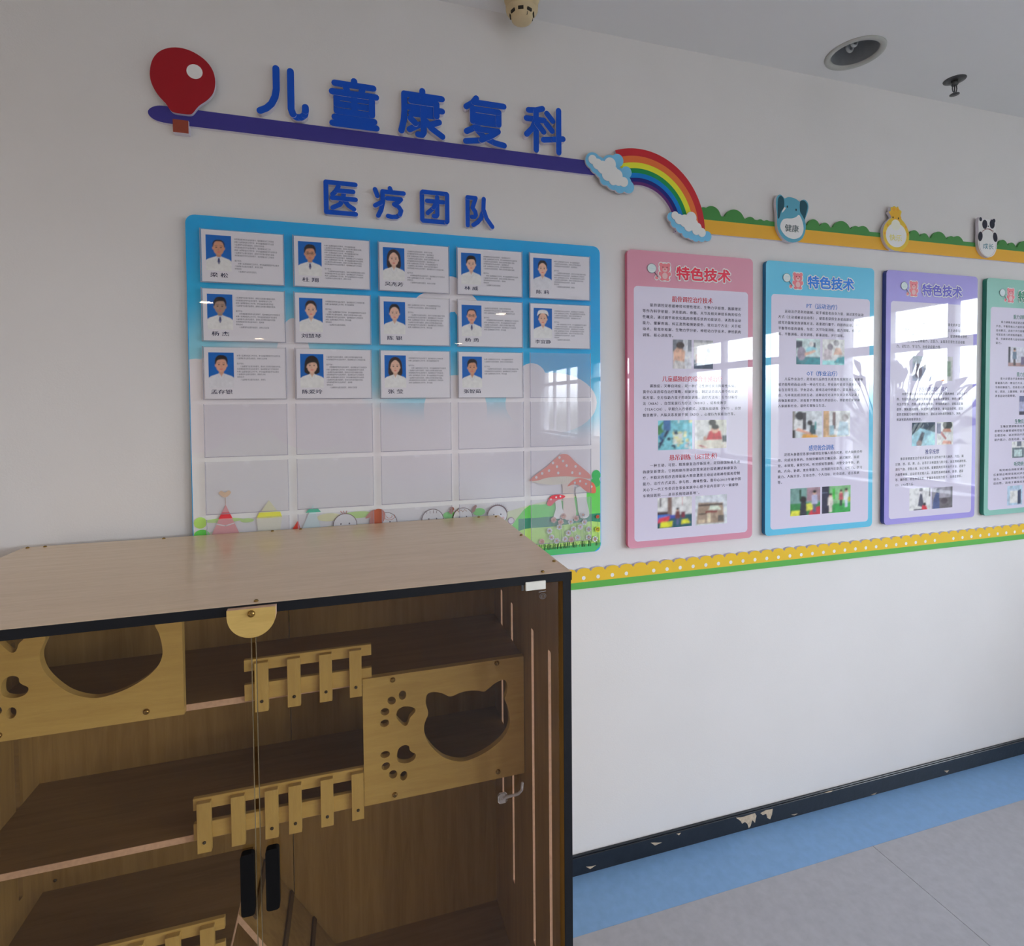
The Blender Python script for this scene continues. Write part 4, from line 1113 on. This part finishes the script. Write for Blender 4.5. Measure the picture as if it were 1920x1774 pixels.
for i, (r, c, nm, kw, tb, desc) in enumerate(CARDS):
    xl, zt = CXS[c], CZS[r]
    t = empty('profile_card', (xl + CW / 2, BY - 0.0112, zt - CH + .002))
    tag(t, 'profile card, %s row, %s column: %s' % (ROWN[r], COLN[c], desc), 'card', 'profile cards in the staff board')
    plate('paper', [rect(xl + .004, zt - CH + .003, xl + CW - .003, zt - .003)], BY - 0.0106, BY - 0.0110, M['paint'], M['paint'], t, (0.89, 0.87, 0.94))
    portrait(xl + .0145, zt - .1135, xl + .0775, zt - .0168, **kw).raster('portrait_photo', t, BY - 0.0111, (xl + .0145, zt - .1135, xl + .0775, zt - .0168), 48, 72, 1, .035, M['paint'], i)
    wn = .017 * len(nm.replace(' ', '')) + (.010 if ' ' in nm else 0.003)
    text('name_lettering', nm, (xl + .046 - wn / 2, zt - .1315, xl + .046 + wn / 2, zt - .1185), INKB, t, BY - 0.0112, bold=0.02, m=M['paint'])
    body, nl = bio(*tb, i)
    text('body_lettering', body, (xl + .0855, zt - .022 - min(.098, .0072 * nl), xl + .1985, zt - .022), P(84, 84, 98, .52), t, BY - 0.0112, m=M['paint'], space=1.35, wide=1.05)

# ------------------------------------------------------------------ four glossy posters
PZ0, PZ1 = 1.1135, 2.1425
def photo(name, r, bg_, shapes, parent, y):
    x0, z0, x1, z1 = r
    w_, h_ = x1 - x0, z1 - z0
    A = Art()
    A.poly(rect(*r), bg_)
    for sh in shapes:
        c = P(*(q_ * .92 for q_ in sh[-1]), .56)
        if sh[0] == 'e': pts = [(sh[1] + sh[3] * math.cos(2 * PI * i / 16), sh[2] + sh[4] * math.sin(2 * PI * i / 16)) for i in range(16)]
        elif sh[0] == 'r': pts = rect(*sh[1:5])
        else: pts = sh[1]
        A.poly([(x0 + max(0, min(1, a)) * w_, z0 + max(0, min(1, b)) * h_) for a, b in pts], c)
    return A.raster(name, parent, y, r, 44, 36, 2, .17, seed=int(x0 * 1000))
def speck(n, seed, cols, x0=0, z0=0, x1=1, z1=1, r=.05):
    random.seed(seed)
    return [('e', random.uniform(x0, x1), random.uniform(z0, z1), r * random.uniform(.4, 1.2), r * random.uniform(.4, 1.2), random.choice(cols)) for _ in range(n)]
def person(x, z, h, top, bottom=(60, 60, 70), hair=(30, 26, 28), skin=(206, 164, 142)):
    return [('r', x - .07 * h, z, x + .07 * h, z + .42 * h, bottom), ('p', [(x - .13 * h, z + .36 * h), (x + .13 * h, z + .36 * h), (x + .11 * h, z + .78 * h), (x - .11 * h, z + .78 * h)], top),
            ('e', x, z + .87 * h, .075 * h, .095 * h, skin), ('e', x, z + .92 * h, .08 * h, .07 * h, hair)]
def bear(A, x, z, s):
    """generic pink teddy with a racket, s = height"""
    W_, PK, PD, PL = P(232, 190, 196, .54), P(214, 98, 106, .52), P(176, 62, 74, .52), P(232, 150, 152, .54)
    for rr, cc in ((1.16, W_), (1.0, None)):
        for ex, ez, rx, rz, c in ((-.24, .86, .12, .12, PK), (.24, .86, .12, .12, PK), (0, .66, .33, .28, PK), (0, .27, .28, .27, PK), (-.30, .36, .09, .12, PK), (.30, .36, .09, .12, PK), (-.17, .05, .13, .08, PK), (.17, .05, .13, .08, PK), (-.52, .12, .10, .10, PK)):
            A.poly(ell(x + ex * s, z + ez * s, rx * s * (rr if cc else 1) + (.03 * s if cc else 0), rz * s * (rr if cc else 1) + (.03 * s if cc else 0), 18), cc or c)
    A.poly(ell(x, z + .25 * s, .17 * s, .18 * s, 18), PL)
    A.poly(ell(x, z + .58 * s, .15 * s, .12 * s, 18), PL)
    A.poly(ell(x, z + .62 * s, .055 * s, .04 * s, 12), PD)
    for q in (-.13, .13): A.poly(ell(x + q * s, z + .73 * s, .03 * s, .035 * s, 10), P(70, 30, 36, .5))
    A.line([(x - .66 * s, z + .42 * s), (x - .44 * s, z + .16 * s)], .05 * s, P(60, 60, 70, .5))
    A.poly(ell(x - .83 * s, z + .62 * s, .29 * s, .27 * s, 24), P(80, 100, 110, .5))
    A.poly(ell(x - .83 * s, z + .62 * s, .265 * s, .245 * s, 24), P(178, 206, 212, .54))
    for q in (-.12, -.04, .04, .12): A.line([(x + (-.83 - .19) * s, z + (.62 + q) * s), (x + (-.83 + .19) * s, z + (.62 + q + .05) * s)], .012 * s, P(130, 168, 180, .54))
def poster(i, name, label, rim, rim_side, title_c, head_c, blocks):
    x0 = (0.8955, 1.466, 2.048, 2.6115)[i]
    x1 = x0 + (0.513, 0.519, 0.508, 0.51)[i]
    t = empty('wall_poster', ((x0 + x1) / 2, -0.001, PZ0))
    tag(t, label, 'poster', 'rounded information posters')
    plate('backing_board', [rrect(x0, PZ0, x1, PZ1, .017, 6)], -0.0012, -0.018, M['print'], mat('poster_edge_' + name, rim_side, .4, .5), t, rim)
    Art().poly(rrect(x0 + .0245, 1.136, x1 - .0215, 2.0195, .014, 6), (0.83, 0.775, 0.95)).build('white_panel', t, -0.0182)
    A = Art()
    bear(A, x0 + .145, 2.044, .062)
    A.build('teddy_print', t, -0.0184)
    tx0, tx1 = x0 + .1895, x0 + .4155
    text('title_outline', '特色技术', (tx0 - .004, 2.0445, tx1 + .004, 2.1005), P(236, 214, 224, .56), t, -0.0193, bold=0.085, ring=12, res=2)
    text('title_lettering', '特色技术', (tx0, 2.0485, tx1, 2.0965), title_c, t, -0.0197, bold=0.035, ring=8, res=2)
    for b in blocks:
        if b[0] == 'h': text('heading_lettering', b[1], b[2], head_c, t, -0.0186, bold=0.022)
        elif b[0] == 'b': text('body_lettering', b[1], b[2], P(44, 42, 64, .54), t, -0.0186, bold=0.022, space=1.7, wide=1.28)
        else: photo('photo', b[1], P(*b[2], .54), b[3], t, -0.0186)
    return t
I2 = u'\u3000\u3000'
B1 = I2 + '肌骨调控是根据神经可塑性理论、生物力学原理、筋膜理论\n等作为科学依据，涉及肌肉、骨骼、关节及相关神经系统的综合\n性概念。通过调节和优化肌肉骨骼系统的功能状态，以改善运动\n能力、缓解疼痛、纠正姿势和预防损伤，常见治疗方法：关节松\n动术、软组织松解、生物力学分析、神经动力学技术、神经肌肉\n训练、核心训练等。'
B2 = I2 + '孤独症，又称自闭症，是一种广泛性神经发育障碍性疾病，\n我中心采用综合治疗策略，根据评估，制定适合患儿的个性化训\n练方案。全方位助力孩子的康复训练。治疗方法有：行为分析疗\n法（ABA）、自然发展行为疗法（NDBI）、结构化教学\n（TEACCH）、早期介入丹佛模式、关键反应训练（PRT）、自然\n情景教学、人际关系发展干预（RDI）、心理行为家庭治疗等。'
B3 = I2 + '一种主动、可控、精准康复治疗新技术，是目前国际最先进\n的康复新理念。它利用悬吊滑动装置来进行弱链测试和康复治\n疗，不稳定的程序选择能最大限度激发主动运动和神经肌肉控制\n能力，治疗方式灵活、参与性、趣味性强。我中心2019年被中国\n关心下一代工作委员会事业发展中心授予省内首家“六一健康快\n车项目医院——悬吊系统培训基地”。'
poster(0, 'pink', 'pink bordered glossy information poster beside the staff board', P(176, 118, 136, .54), P(178, 92, 116, .5), P(184, 16, 52, .52), P(156, 26, 44, .52), [
 ('h', '肌骨调控治疗技术', (1.069, 1.9705, 1.235, 1.9915)), ('b', B1, (.9535, 1.847, 1.356, 1.9625)),
 ('p', (1.0723, 1.7375, 1.1478, 1.8395), (176, 176, 184), [('r', 0, .6, 1, 1, (120, 124, 134)), ('r', .55, .1, .8, 1, (196, 198, 206)), ('p', [(.05, .1), (.6, .1), (.65, .6), (.3, .78), (.05, .6)], (206, 164, 142)), ('e', .4, .8, .22, .12, (70, 60, 60)), ('p', [(0, 0), (.7, 0), (.6, .25), (.1, .3)], (190, 186, 186))]),
 ('p', (1.1575, 1.738, 1.237, 1.8395), (206, 204, 210), [('p', [(0, 0), (1, 0), (1, .25), (.5, .18), (0, .35)], (62, 74, 96)), ('p', [(.1, .2), (.5, .3), (.4, .55), (.1, .5)], (196, 170, 160)), ('p', [(.5, .2), (.95, .2), (.85, .6), (.6, .5)], (130, 170, 206)), ('e', .75, .65, .1, .1, (60, 50, 50)), ('r', .0, .9, 1, 1, (160, 160, 166))]),
 ('h', '儿童孤独症的综合干预治疗', (1.0308, 1.691, 1.2755, 1.712)), ('b', B2, (.9535, 1.569, 1.356, 1.6825)),
 ('p', (1.0135, 1.4515, 1.151, 1.5555), (104, 168, 178), [('p', [(0, .8), (.2, 1), (.1, .75), (.2, .6), (0, .5)], (60, 120, 70)), ('p', [(0, .1), (.05, .05), (.38, .75), (.3, .8)], (30, 50, 84)), ('r', .16, .65, .36, 1, (60, 100, 150)), ('r', .43, .2, .72, .6, (196, 214, 196)), ('p', [(0, .45), (.2, .65), (.1, .3)], (50, 110, 170))] + speck(26, 4, [(216, 206, 150), (40, 60, 84), (206, 214, 214), (90, 140, 150), (226, 216, 170)], .45, .05, 1, 1, .06) + speck(10, 5, [(24, 44, 70), (60, 130, 150)], 0, 0, .5, .5, .05)),
 ('p', (1.1613, 1.4515, 1.295, 1.5545), (206, 198, 190), [('r', 0, 0, 1, .3, (214, 200, 188)), ('e', .75, .75, .3, .35, (216, 206, 196)), ('e', .55, .9, .12, .12, (46, 40, 44)), ('p', [(.35, .3), (.85, .3), (.8, .6), (.62, .66), (.45, .6)], (186, 36, 56)), ('e', .63, .66, .12, .13, (206, 160, 140)), ('e', .64, .74, .12, .09, (36, 30, 32)), ('r', .86, .22, 1, .45, (46, 56, 50)), ('p', [(.1, .12), (.3, .05), (.42, .02), (.2, .14)], (170, 50, 70)), ('e', .32, .36, .05, .08, (196, 150, 130))]),
 ('h', '悬吊训练（SET技术）', (1.0574, 1.4125, 1.2546, 1.435)), ('b', B3, (.953, 1.288, 1.356, 1.4045)),
 ('p', (1.0105, 1.176, 1.149, 1.283), (196, 190, 190), [('r', 0, 0, 1, .42, (36, 84, 96)), ('r', .3, .4, .42, 1, (120, 96, 88)), ('p', [(0, .2), (.3, .3), (.36, .44), (0, .44)], (60, 110, 190)), ('p', [(0, .18), (.3, .22), (.4, .4), (.05, .34)], (206, 62, 76)), ('p', [(.08, .02), (.42, .04), (.44, .22), (.1, .2)], (226, 206, 40)), ('p', [(.68, .1), (.95, .12), (.86, .26), (.7, .24)], (220, 206, 50)), ('p', [(.35, .3), (.55, .3), (.5, .42), (.36, .42)], (60, 80, 170)), ('r', 0, .44, .3, .54, (60, 40, 40)), ('r', .68, .3, .8, .5, (110, 40, 56))] + person(.58, .1, .55, (120, 60, 60), (80, 90, 130)) + [('r', .08, .7, .11, .98, (70, 50, 60)), ('r', .7, .7, .72, 1, (170, 60, 60))]),
 ('p', (1.164, 1.175, 1.2976, 1.282), (176, 180, 196), [('p', [(.04, .06), (.9, .06), (.86, .72), (.1, .76)], (150, 130, 112)), ('r', .1, .64, .86, .70, (70, 60, 56)), ('p', [(.42, .5), (.82, .48), (.72, .62), (.46, .64)], (196, 206, 190)), ('r', .32, .4, .68, .47, (120, 50, 50)), ('r', .1, .36, .34, .4, (60, 50, 46)), ('r', .38, .08, .48, .4, (214, 196, 170)), ('r', .7, .1, .9, .3, (90, 84, 80)), ('r', .1, .08, .3, .2, (190, 174, 150))])])
B4 = I2 + '运动治疗是利用器械、徒手或患者自身力量，通过某些运动\n方式（主动或被动运动等），使患者获得全身或局部运动功能、\n感觉功能恢复的训练方法。着重进行躯干、四肢的运动、感觉、\n平衡等功能的训练，包括：关节功能训练、肌力训练、有氧训\n练、平衡训练、易化训练、移乘训练、步行训练。'
B5 = I2 + '儿童作业治疗，是针对儿童的生长发育及发展特点，对躯体\n或功能障碍而设计的一种治疗方法。作业治疗着重于改善患儿，\n童在日常生活、学业活动、游戏活动中的能力，提高身心的状\n态，与环境达成良好互动，这种治疗方法不仅关注患儿功能上\n的恢复和提升，还着重于增强患儿的自信心，帮助他们更好融\n入家庭和社会，最终实现独立生活。'
B6 = I2 + '是将人体器官各部分感觉信息输入组合起来，经大脑统合作\n用，完成对身体内、外知觉做出的正确反应。通过触觉、前庭\n觉、本体觉、视觉空间、听觉感知等训练，调整全身平衡、肌\n肉、方向、协调、变化等能力，达到提升注意力、记忆力、学习\n能力、人际交往、互动合作、个人目标、社会适应、语言发展\n等。'
poster(1, 'blue', 'sky blue bordered glossy information poster right of the pink poster', P(76, 156, 196, .52), P(20, 84, 120, .45), P(0, 96, 180, .52), P(30, 84, 152, .52), [
 ('h', 'PT（运动治疗）', (1.6525, 1.971, 1.800, 1.9925)), ('b', B4, (1.5225, 1.866, 1.9305, 1.9635)),
 ('p', (1.6058, 1.759, 1.7187, 1.857), (170, 186, 196), [('r', 0, 0, 1, .3, (60, 120, 130)), ('r', 0, .62, .25, .9, (60, 64, 80)), ('r', .55, .6, .8, .85, (70, 76, 92)), ('e', .22, .42, .18, .26, (140, 130, 146)), ('p', [(.4, .5), (.75, .45), (.85, .62), (.6, .72), (.42, .62)], (140, 196, 206)), ('e', .62, .78, .1, .11, (210, 210, 220)), ('p', [(.35, .32), (.8, .5), (.78, .58), (.35, .45)], (206, 170, 150)), ('p', [(.3, 0), (1, 0), (1, .2), (.6, .3)], (46, 130, 140))]),
 ('p', (1.730, 1.759, 1.8369, 1.857), (206, 204, 210), [('p', [(0, .15), (.4, .25), (.45, .6), (.1, .62)], (190, 180, 186)), ('e', .35, .7, .13, .13, (130, 124, 132)), ('e', .62, .85, .13, .12, (150, 148, 152)), ('p', [(.5, .4), (.9, .4), (.8, .66), (.6, .66)], (206, 170, 150)), ('r', 0, 0, 1, .18, (150, 206, 210)), ('p', [(.5, .1), (1, .05), (1, .35), (.7, .3)], (60, 150, 160))]),
 ('h', 'OT（作业治疗）', (1.6543, 1.714, 1.803, 1.7355)), ('b', B5, (1.5235, 1.5955, 1.9305, 1.709)),
 ('p', (1.590, 1.479, 1.7305, 1.5805), (176, 180, 184), [('r', 0, 0, .1, 1, (130, 124, 120)), ('p', [(.05, .3), (.4, .3), (.36, .66), (.2, .74), (.06, .66)], (210, 206, 212)), ('e', .25, .82, .15, .17, (32, 28, 32)), ('r', .34, .3, .46, .95, (60, 56, 62)), ('p', [(.55, .12), (.78, .12), (.76, .45), (.6, .5)], (36, 60, 64)), ('e', .58, .56, .09, .1, (40, 34, 36)), ('p', [(.3, 0), (.85, 0), (.82, .1), (.35, .16)], (214, 150, 60)), ('p', [(.1, .3), (.6, .1), (.62, .18), (.2, .38)], (200, 150, 130)), ('r', 0, 0, .1, .3, (50, 40, 40)), ('r', .74, .3, .8, .6, (70, 140, 140))]),
 ('p', (1.7366, 1.479, 1.868, 1.580), (206, 206, 208), [('r', 0, 0, .22, 1, (186, 150, 110)), ('r', .34, .3, .46, .95, (110, 90, 90)), ('r', .24, .05, .4, .45, (150, 180, 190)), ('p', [(.5, .05), (.95, .05), (.9, .55), (.6, .6)], (176, 196, 214)), ('e', .8, .72, .12, .14, (150, 142, 140)), ('r', .1, 0, .5, .08, (210, 180, 140))]),
 ('h', '感觉统合训练', (1.667, 1.4275, 1.790, 1.450)), ('b', B6, (1.523, 1.307, 1.9305, 1.423)),
 ('p', (1.5816, 1.181, 1.7235, 1.286), (96, 130, 124), [('r', 0, 0, 1, .45, (40, 120, 60)), ('r', .55, .5, 1, 1, (150, 120, 130)), ('p', [(0, 0), (.3, 0), (.34, .2), (.05, .2)], (206, 206, 60)), ('p', [(.6, 0), (1, 0), (1, .3), (.7, .26)], (176, 40, 60)), ('p', [(.5, .15), (.75, .2), (.72, .45), (.52, .4)], (220, 206, 70)), ('p', [(.3, 0), (.55, 0), (.52, .5), (.36, .58)], (40, 44, 54)), ('e', .42, .58, .12, .12, (24, 22, 26))] + person(.8, .1, .8, (170, 170, 196), (80, 84, 110)) + [('r', .3, .6, .36, .95, (30, 70, 50))]),
 ('p', (1.732, 1.181, 1.873, 1.286), (110, 160, 110), [('r', 0, 0, 1, .35, (46, 150, 70)), ('r', 0, 0, .26, 1, (34, 34, 60)), ('r', .36, .5, .46, .9, (60, 170, 60))] + person(.3, .05, .7, (206, 198, 190), (206, 198, 190)) + person(.66, .25, .6, (176, 80, 90), (40, 60, 50)) + person(.84, .2, .7, (196, 206, 220), (180, 190, 206)) + [('r', .0, .75, .2, .78, (90, 100, 130)), ('r', .9, .4, 1, .55, (180, 190, 60))])])
B7 = I2 + '应用智能康复机器人技术，对患儿进行精准化的步态训练，\n结合虚拟现实、情景互动游戏等方式，提高患儿主动参与能力，\n改善步行、平衡及协调功能，增强肌力与耐力，促进神经可塑性，\n全面提升患儿运动控制能力、注意力、认知及日常生活活动能\n力、记忆力、学习力、社会适应能力等。'
B8 = I2 + 'SE仿生康复治疗是指利用低频电流作用于肌肉神经，达到治疗目\n的，包括经颅磁刺激仿生电刺激、痉挛肌电刺激仪、神经、肌肉\n电治疗仪等，改善、促进肌肉收缩，增强肌肉耐力，训练出正确\n姿势，预防肌肉萎缩，促进神经再生修复，被动运动训练，提高\n姿势控制能力和平衡控制能力，提高运动协调控制能力，预防\n和减轻肌肉的痉挛状态。'
B9 = I2 + '推拿按摩康复治疗技术是运用手法作用于患儿体表、穴位，通\n过揉、按、捏、推、点、运等手法刺激患儿的穴位，以达到疏通经络，\n调行气血、舒筋止痛、扶正祛邪、缓解肌肉痉挛的治疗方法，适用于\n为脑性瘫痪、运动发育迟缓儿童、周围性面神经麻痹、斜颈、遗尿\n等、脑外伤、臂丛神经损伤、脊髓损伤及智力低下、自闭症谱系，\nISS、SMA等儿童。'
poster(2, 'purple', 'lilac bordered glossy information poster between the blue and green posters', P(132, 124, 184, .54), P(40, 52, 108, .45), P(70, 64, 156, .5), P(56, 52, 112, .52), [
 ('h', '智能康复训练', (2.24, 1.9705, 2.365, 1.992)), ('b', B7, (2.1035, 1.832, 2.5045, 1.94)),
 ('p', (2.192, 1.6985, 2.298, 1.80), (130, 136, 156), [('e', .3, .4, .2, .3, (90, 80, 96)), ('r', .5, 0, 1, .3, (120, 130, 160)), ('e', .7, .7, .2, .2, (206, 214, 220)), ('r', 0, .7, 1, 1, (160, 170, 180))]),
 ('p', (2.305, 1.6985, 2.415, 1.80), (160, 160, 160), [('r', .1, .3, .5, 1, (120, 150, 150)), ('p', [(.4, 0), (.7, 0), (.6, .5), (.45, .4)], (196, 120, 60)), ('e', .3, .6, .2, .3, (170, 176, 166)), ('r', .7, .2, .9, .8, (110, 130, 110))]),
 ('h', '仿生电刺激治疗技术', (2.226, 1.654, 2.3875, 1.6745)), ('b', B8, (2.1085, 1.5345, 2.5045, 1.6505)),
 ('p', (2.1923, 1.4305, 2.320, 1.5265), (130, 170, 184), [('p', [(0, .45), (.35, .75), (1, .55), (1, 1), (0, 1)], (40, 56, 76)), ('p', [(.2, 0), (.4, 0), (.55, .55), (.42, .6), (.25, .2)], (60, 60, 76)), ('e', .32, .12, .12, .12, (130, 110, 110)), ('p', [(.6, .1), (1, 0), (1, .5), (.7, .45)], (150, 196, 210))]),
 ('p', (2.331, 1.431, 2.423, 1.526), (196, 190, 200), [('e', .65, .85, .3, .2, (26, 24, 30)), ('p', [(.35, .55), (.9, .55), (.8, .7), (.4, .7)], (190, 130, 110)), ('p', [(.5, .2), (1, .1), (1, .5), (.65, .5)], (220, 218, 226)), ('p', [(.2, .5), (.55, .2), (.6, .3), (.3, .6)], (150, 80, 84)), ('r', 0, .5, .25, .95, (96, 96, 130)), ('p', [(.3, .05), (.9, .02), (.9, .15), (.4, .2)], (196, 140, 124))]),
 ('h', '推拿按摩', (2.2665, 1.393, 2.3455, 1.4155)), ('b', B9, (2.105, 1.267, 2.5045, 1.386)),
 ('p', (2.182, 1.1635, 2.299, 1.2545), (204, 198, 216), [('e', .55, .92, .09, .1, (30, 28, 36)), ('p', [(.4, .3), (.62, .3), (.6, .85), (.45, .85)], (206, 204, 222)), ('p', [(.4, .2), (.7, .1), (.6, .7), (.5, .75)], (70, 72, 90)), ('r', .92, .6, .98, .98, (50, 50, 60)), ('p', [(.55, 0), (.85, 0), (.8, .18), (.62, .22)], (196, 40, 56)), ('e', .72, .26, .07, .07, (40, 34, 40)), ('r', .2, 0, .6, .06, (60, 56, 76))]),
 ('p', (2.306, 1.1635, 2.424, 1.252), (130, 126, 136), [('r', .3, 0, 1, .5, (96, 90, 96)), ('e', .3, .82, .09, .12, (30, 30, 44)), ('p', [(.05, 0), (.38, 0), (.36, .72), (.2, .74), (.08, .4)], (70, 84, 130)), ('e', .6, .35, .16, .14, (70, 62, 70)), ('r', .9, .1, 1, 1, (100, 100, 106))])])
C1_ = I2 + '重力训练系统是通过模拟不同重力环境，帮助儿童进行\n步态、平衡及核心力量的训练，减轻下肢负重压力，改善\n运动模式，适用于步行困难的患儿，具有安全、有效的特点，\n可提高患儿的训练积极性，增强肌力，预防关节挛缩变形，改\n善，全面促进患儿运动功能发育，改善步行能力和平衡\n能力。'
C2_ = I2 + '重力反馈治疗是利用仪器帮助患儿进行主动训练，\n根据患儿的一种治疗方法，通过视觉、听觉反馈来调整肌肉\n节的控制能力，改善患儿的姿势、平衡及运动协调控制，\n有，提高，上肢训练，促进功能恢复，\n改善运动功能障碍。'
C3_ = I2 + '生物反馈训练是应用电子仪器将人体内的生理信\n息转化为视觉或听觉信号，让患儿学会控制自身的\n生理活动，以达到治疗的目的。训练肌肉松弛，\n提升肌力，改善功能，促进神经恢复。'
C4_ = I2 + '听觉统合训练是通过让患儿聆听经过处理的音\n乐来矫正听觉系统对声音处理失调的现象，促进\n语言、认知及情绪行为的改善，提高注意力，\n适应性，适用于孤独症及语言发育迟缓儿童。'
poster(3, 'green', 'green bordered glossy information poster at the right edge of the wall', P(112, 160, 148, .54), P(24, 92, 78, .45), P(20, 112, 84, .52), P(36, 96, 86, .52), [
 ('h', '重力训练系统', (2.775, 1.9705, 2.90, 1.991)), ('b', C1_, (2.67, 1.859, 3.07, 1.961)),
 ('p', (2.7487, 1.764, 2.86, 1.8495), (176, 176, 196), [('r', 0, 0, .12, 1, (60, 60, 70)), ('r', 0, 0, 1, .2, (150, 120, 120)), ('r', .7, .1, 1, .5, (110, 100, 130))] + person(.35, .05, .9, (90, 110, 130), (60, 50, 56))),
 ('p', (2.872, 1.764, 2.98, 1.8495), (176, 180, 190), person(.5, .05, .9, (200, 200, 214))),
 ('h', '重力反馈治疗', (2.802, 1.719, 2.92, 1.739)), ('b', C2_, (2.67, 1.629, 3.07, 1.715)),
 ('p', (2.822, 1.55, 2.92, 1.6335), (140, 140, 166), [('r', 0, 0, 1, .2, (50, 46, 66)), ('r', 0, .7, 1, 1, (90, 96, 130))] + person(.5, .05, .7, (90, 84, 110))),
 ('h', '生物反馈治疗', (2.795, 1.511, 2.915, 1.532)), ('b', C3_, (2.67, 1.437, 3.07, 1.506)),
 ('p', (2.779, 1.36, 2.86, 1.432), (206, 204, 220), [('r', .05, 0, .95, .62, (96, 110, 120)), ('r', .2, .08, .8, .5, (176, 196, 196)), ('r', .4, .7, .75, 1, (110, 116, 130))]),
 ('p', (2.875, 1.36, 2.965, 1.432), (196, 196, 206), [('r', .1, .1, .8, .8, (110, 120, 130))]),
 ('h', '听觉统合训练', (2.795, 1.322, 2.915, 1.343)), ('b', C4_, (2.667, 1.246, 3.07, 1.314)),
 ('p', (2.755, 1.15, 2.85, 1.2365), (150, 170, 206), [('r', .18, .12, .68, .72, (214, 220, 232)), ('p', [(.68, .05), (.9, .05), (.9, .8), (.68, .72)], (50, 60, 90)), ('r', .18, .72, .68, .8, (180, 190, 214))]),
 ('p', (2.862, 1.15, 2.957, 1.2365), (190, 140, 140), [('r', .2, .2, .8, .8, (206, 196, 200))])])

# ------------------------------------------------------------------ leafy plant on the nearest window sill
pl = empty('potted_plant', (XR - 0.09, -1.62, WZ0))
tag(pl, 'leafy potted plant on the sill of the nearest window', 'plant')
lathe('pot', [(0.0001, 0), (0.055, 0), (0.07, 0.11), (0.075, 0.115), (0.066, 0.118), (0.0001, 0.1)], (XR - 0.09, -1.62, WZ0), (0, 0, 1), M['pot'], pl, 20)
random.seed(11)
V_, F_ = [], []
for k in range(190):
    b = Vector((XR - 0.09, -1.62, WZ0 + 0.1))
    a_ = random.uniform(0, 2 * PI)
    el_ = random.uniform(0.5, 1.45)
    L_ = random.uniform(0.45, 1.05)
    d = Vector((0.25 * math.cos(a_) * math.cos(el_), math.sin(a_) * math.cos(el_), math.sin(el_)))
    tip = b + d * L_
    s_ = d.cross(Vector((random.uniform(-1, 1), random.uniform(-1, 1), random.uniform(-1, 1)))).normalized()
    q = b + d * (L_ * .8)
    r_ = b + d * (L_ * .9)
    n = len(V_)
    V_ += [b, q - s_ * .004, q + s_ * .004, r_ - s_ * .026, r_ + s_ * .026, tip - Vector((0, 0, .05))]
    F_ += [(n, n + 1, n + 2), (n + 1, n + 3, n + 4, n + 2), (n + 3, n + 5, n + 4)]
for v_ in V_: v_.x = min(v_.x, XR - 0.012)
fo = put('foliage', mesh_from('foliage', V_, F_, [M['leaf']]), pl)
fo['kind'] = 'stuff'
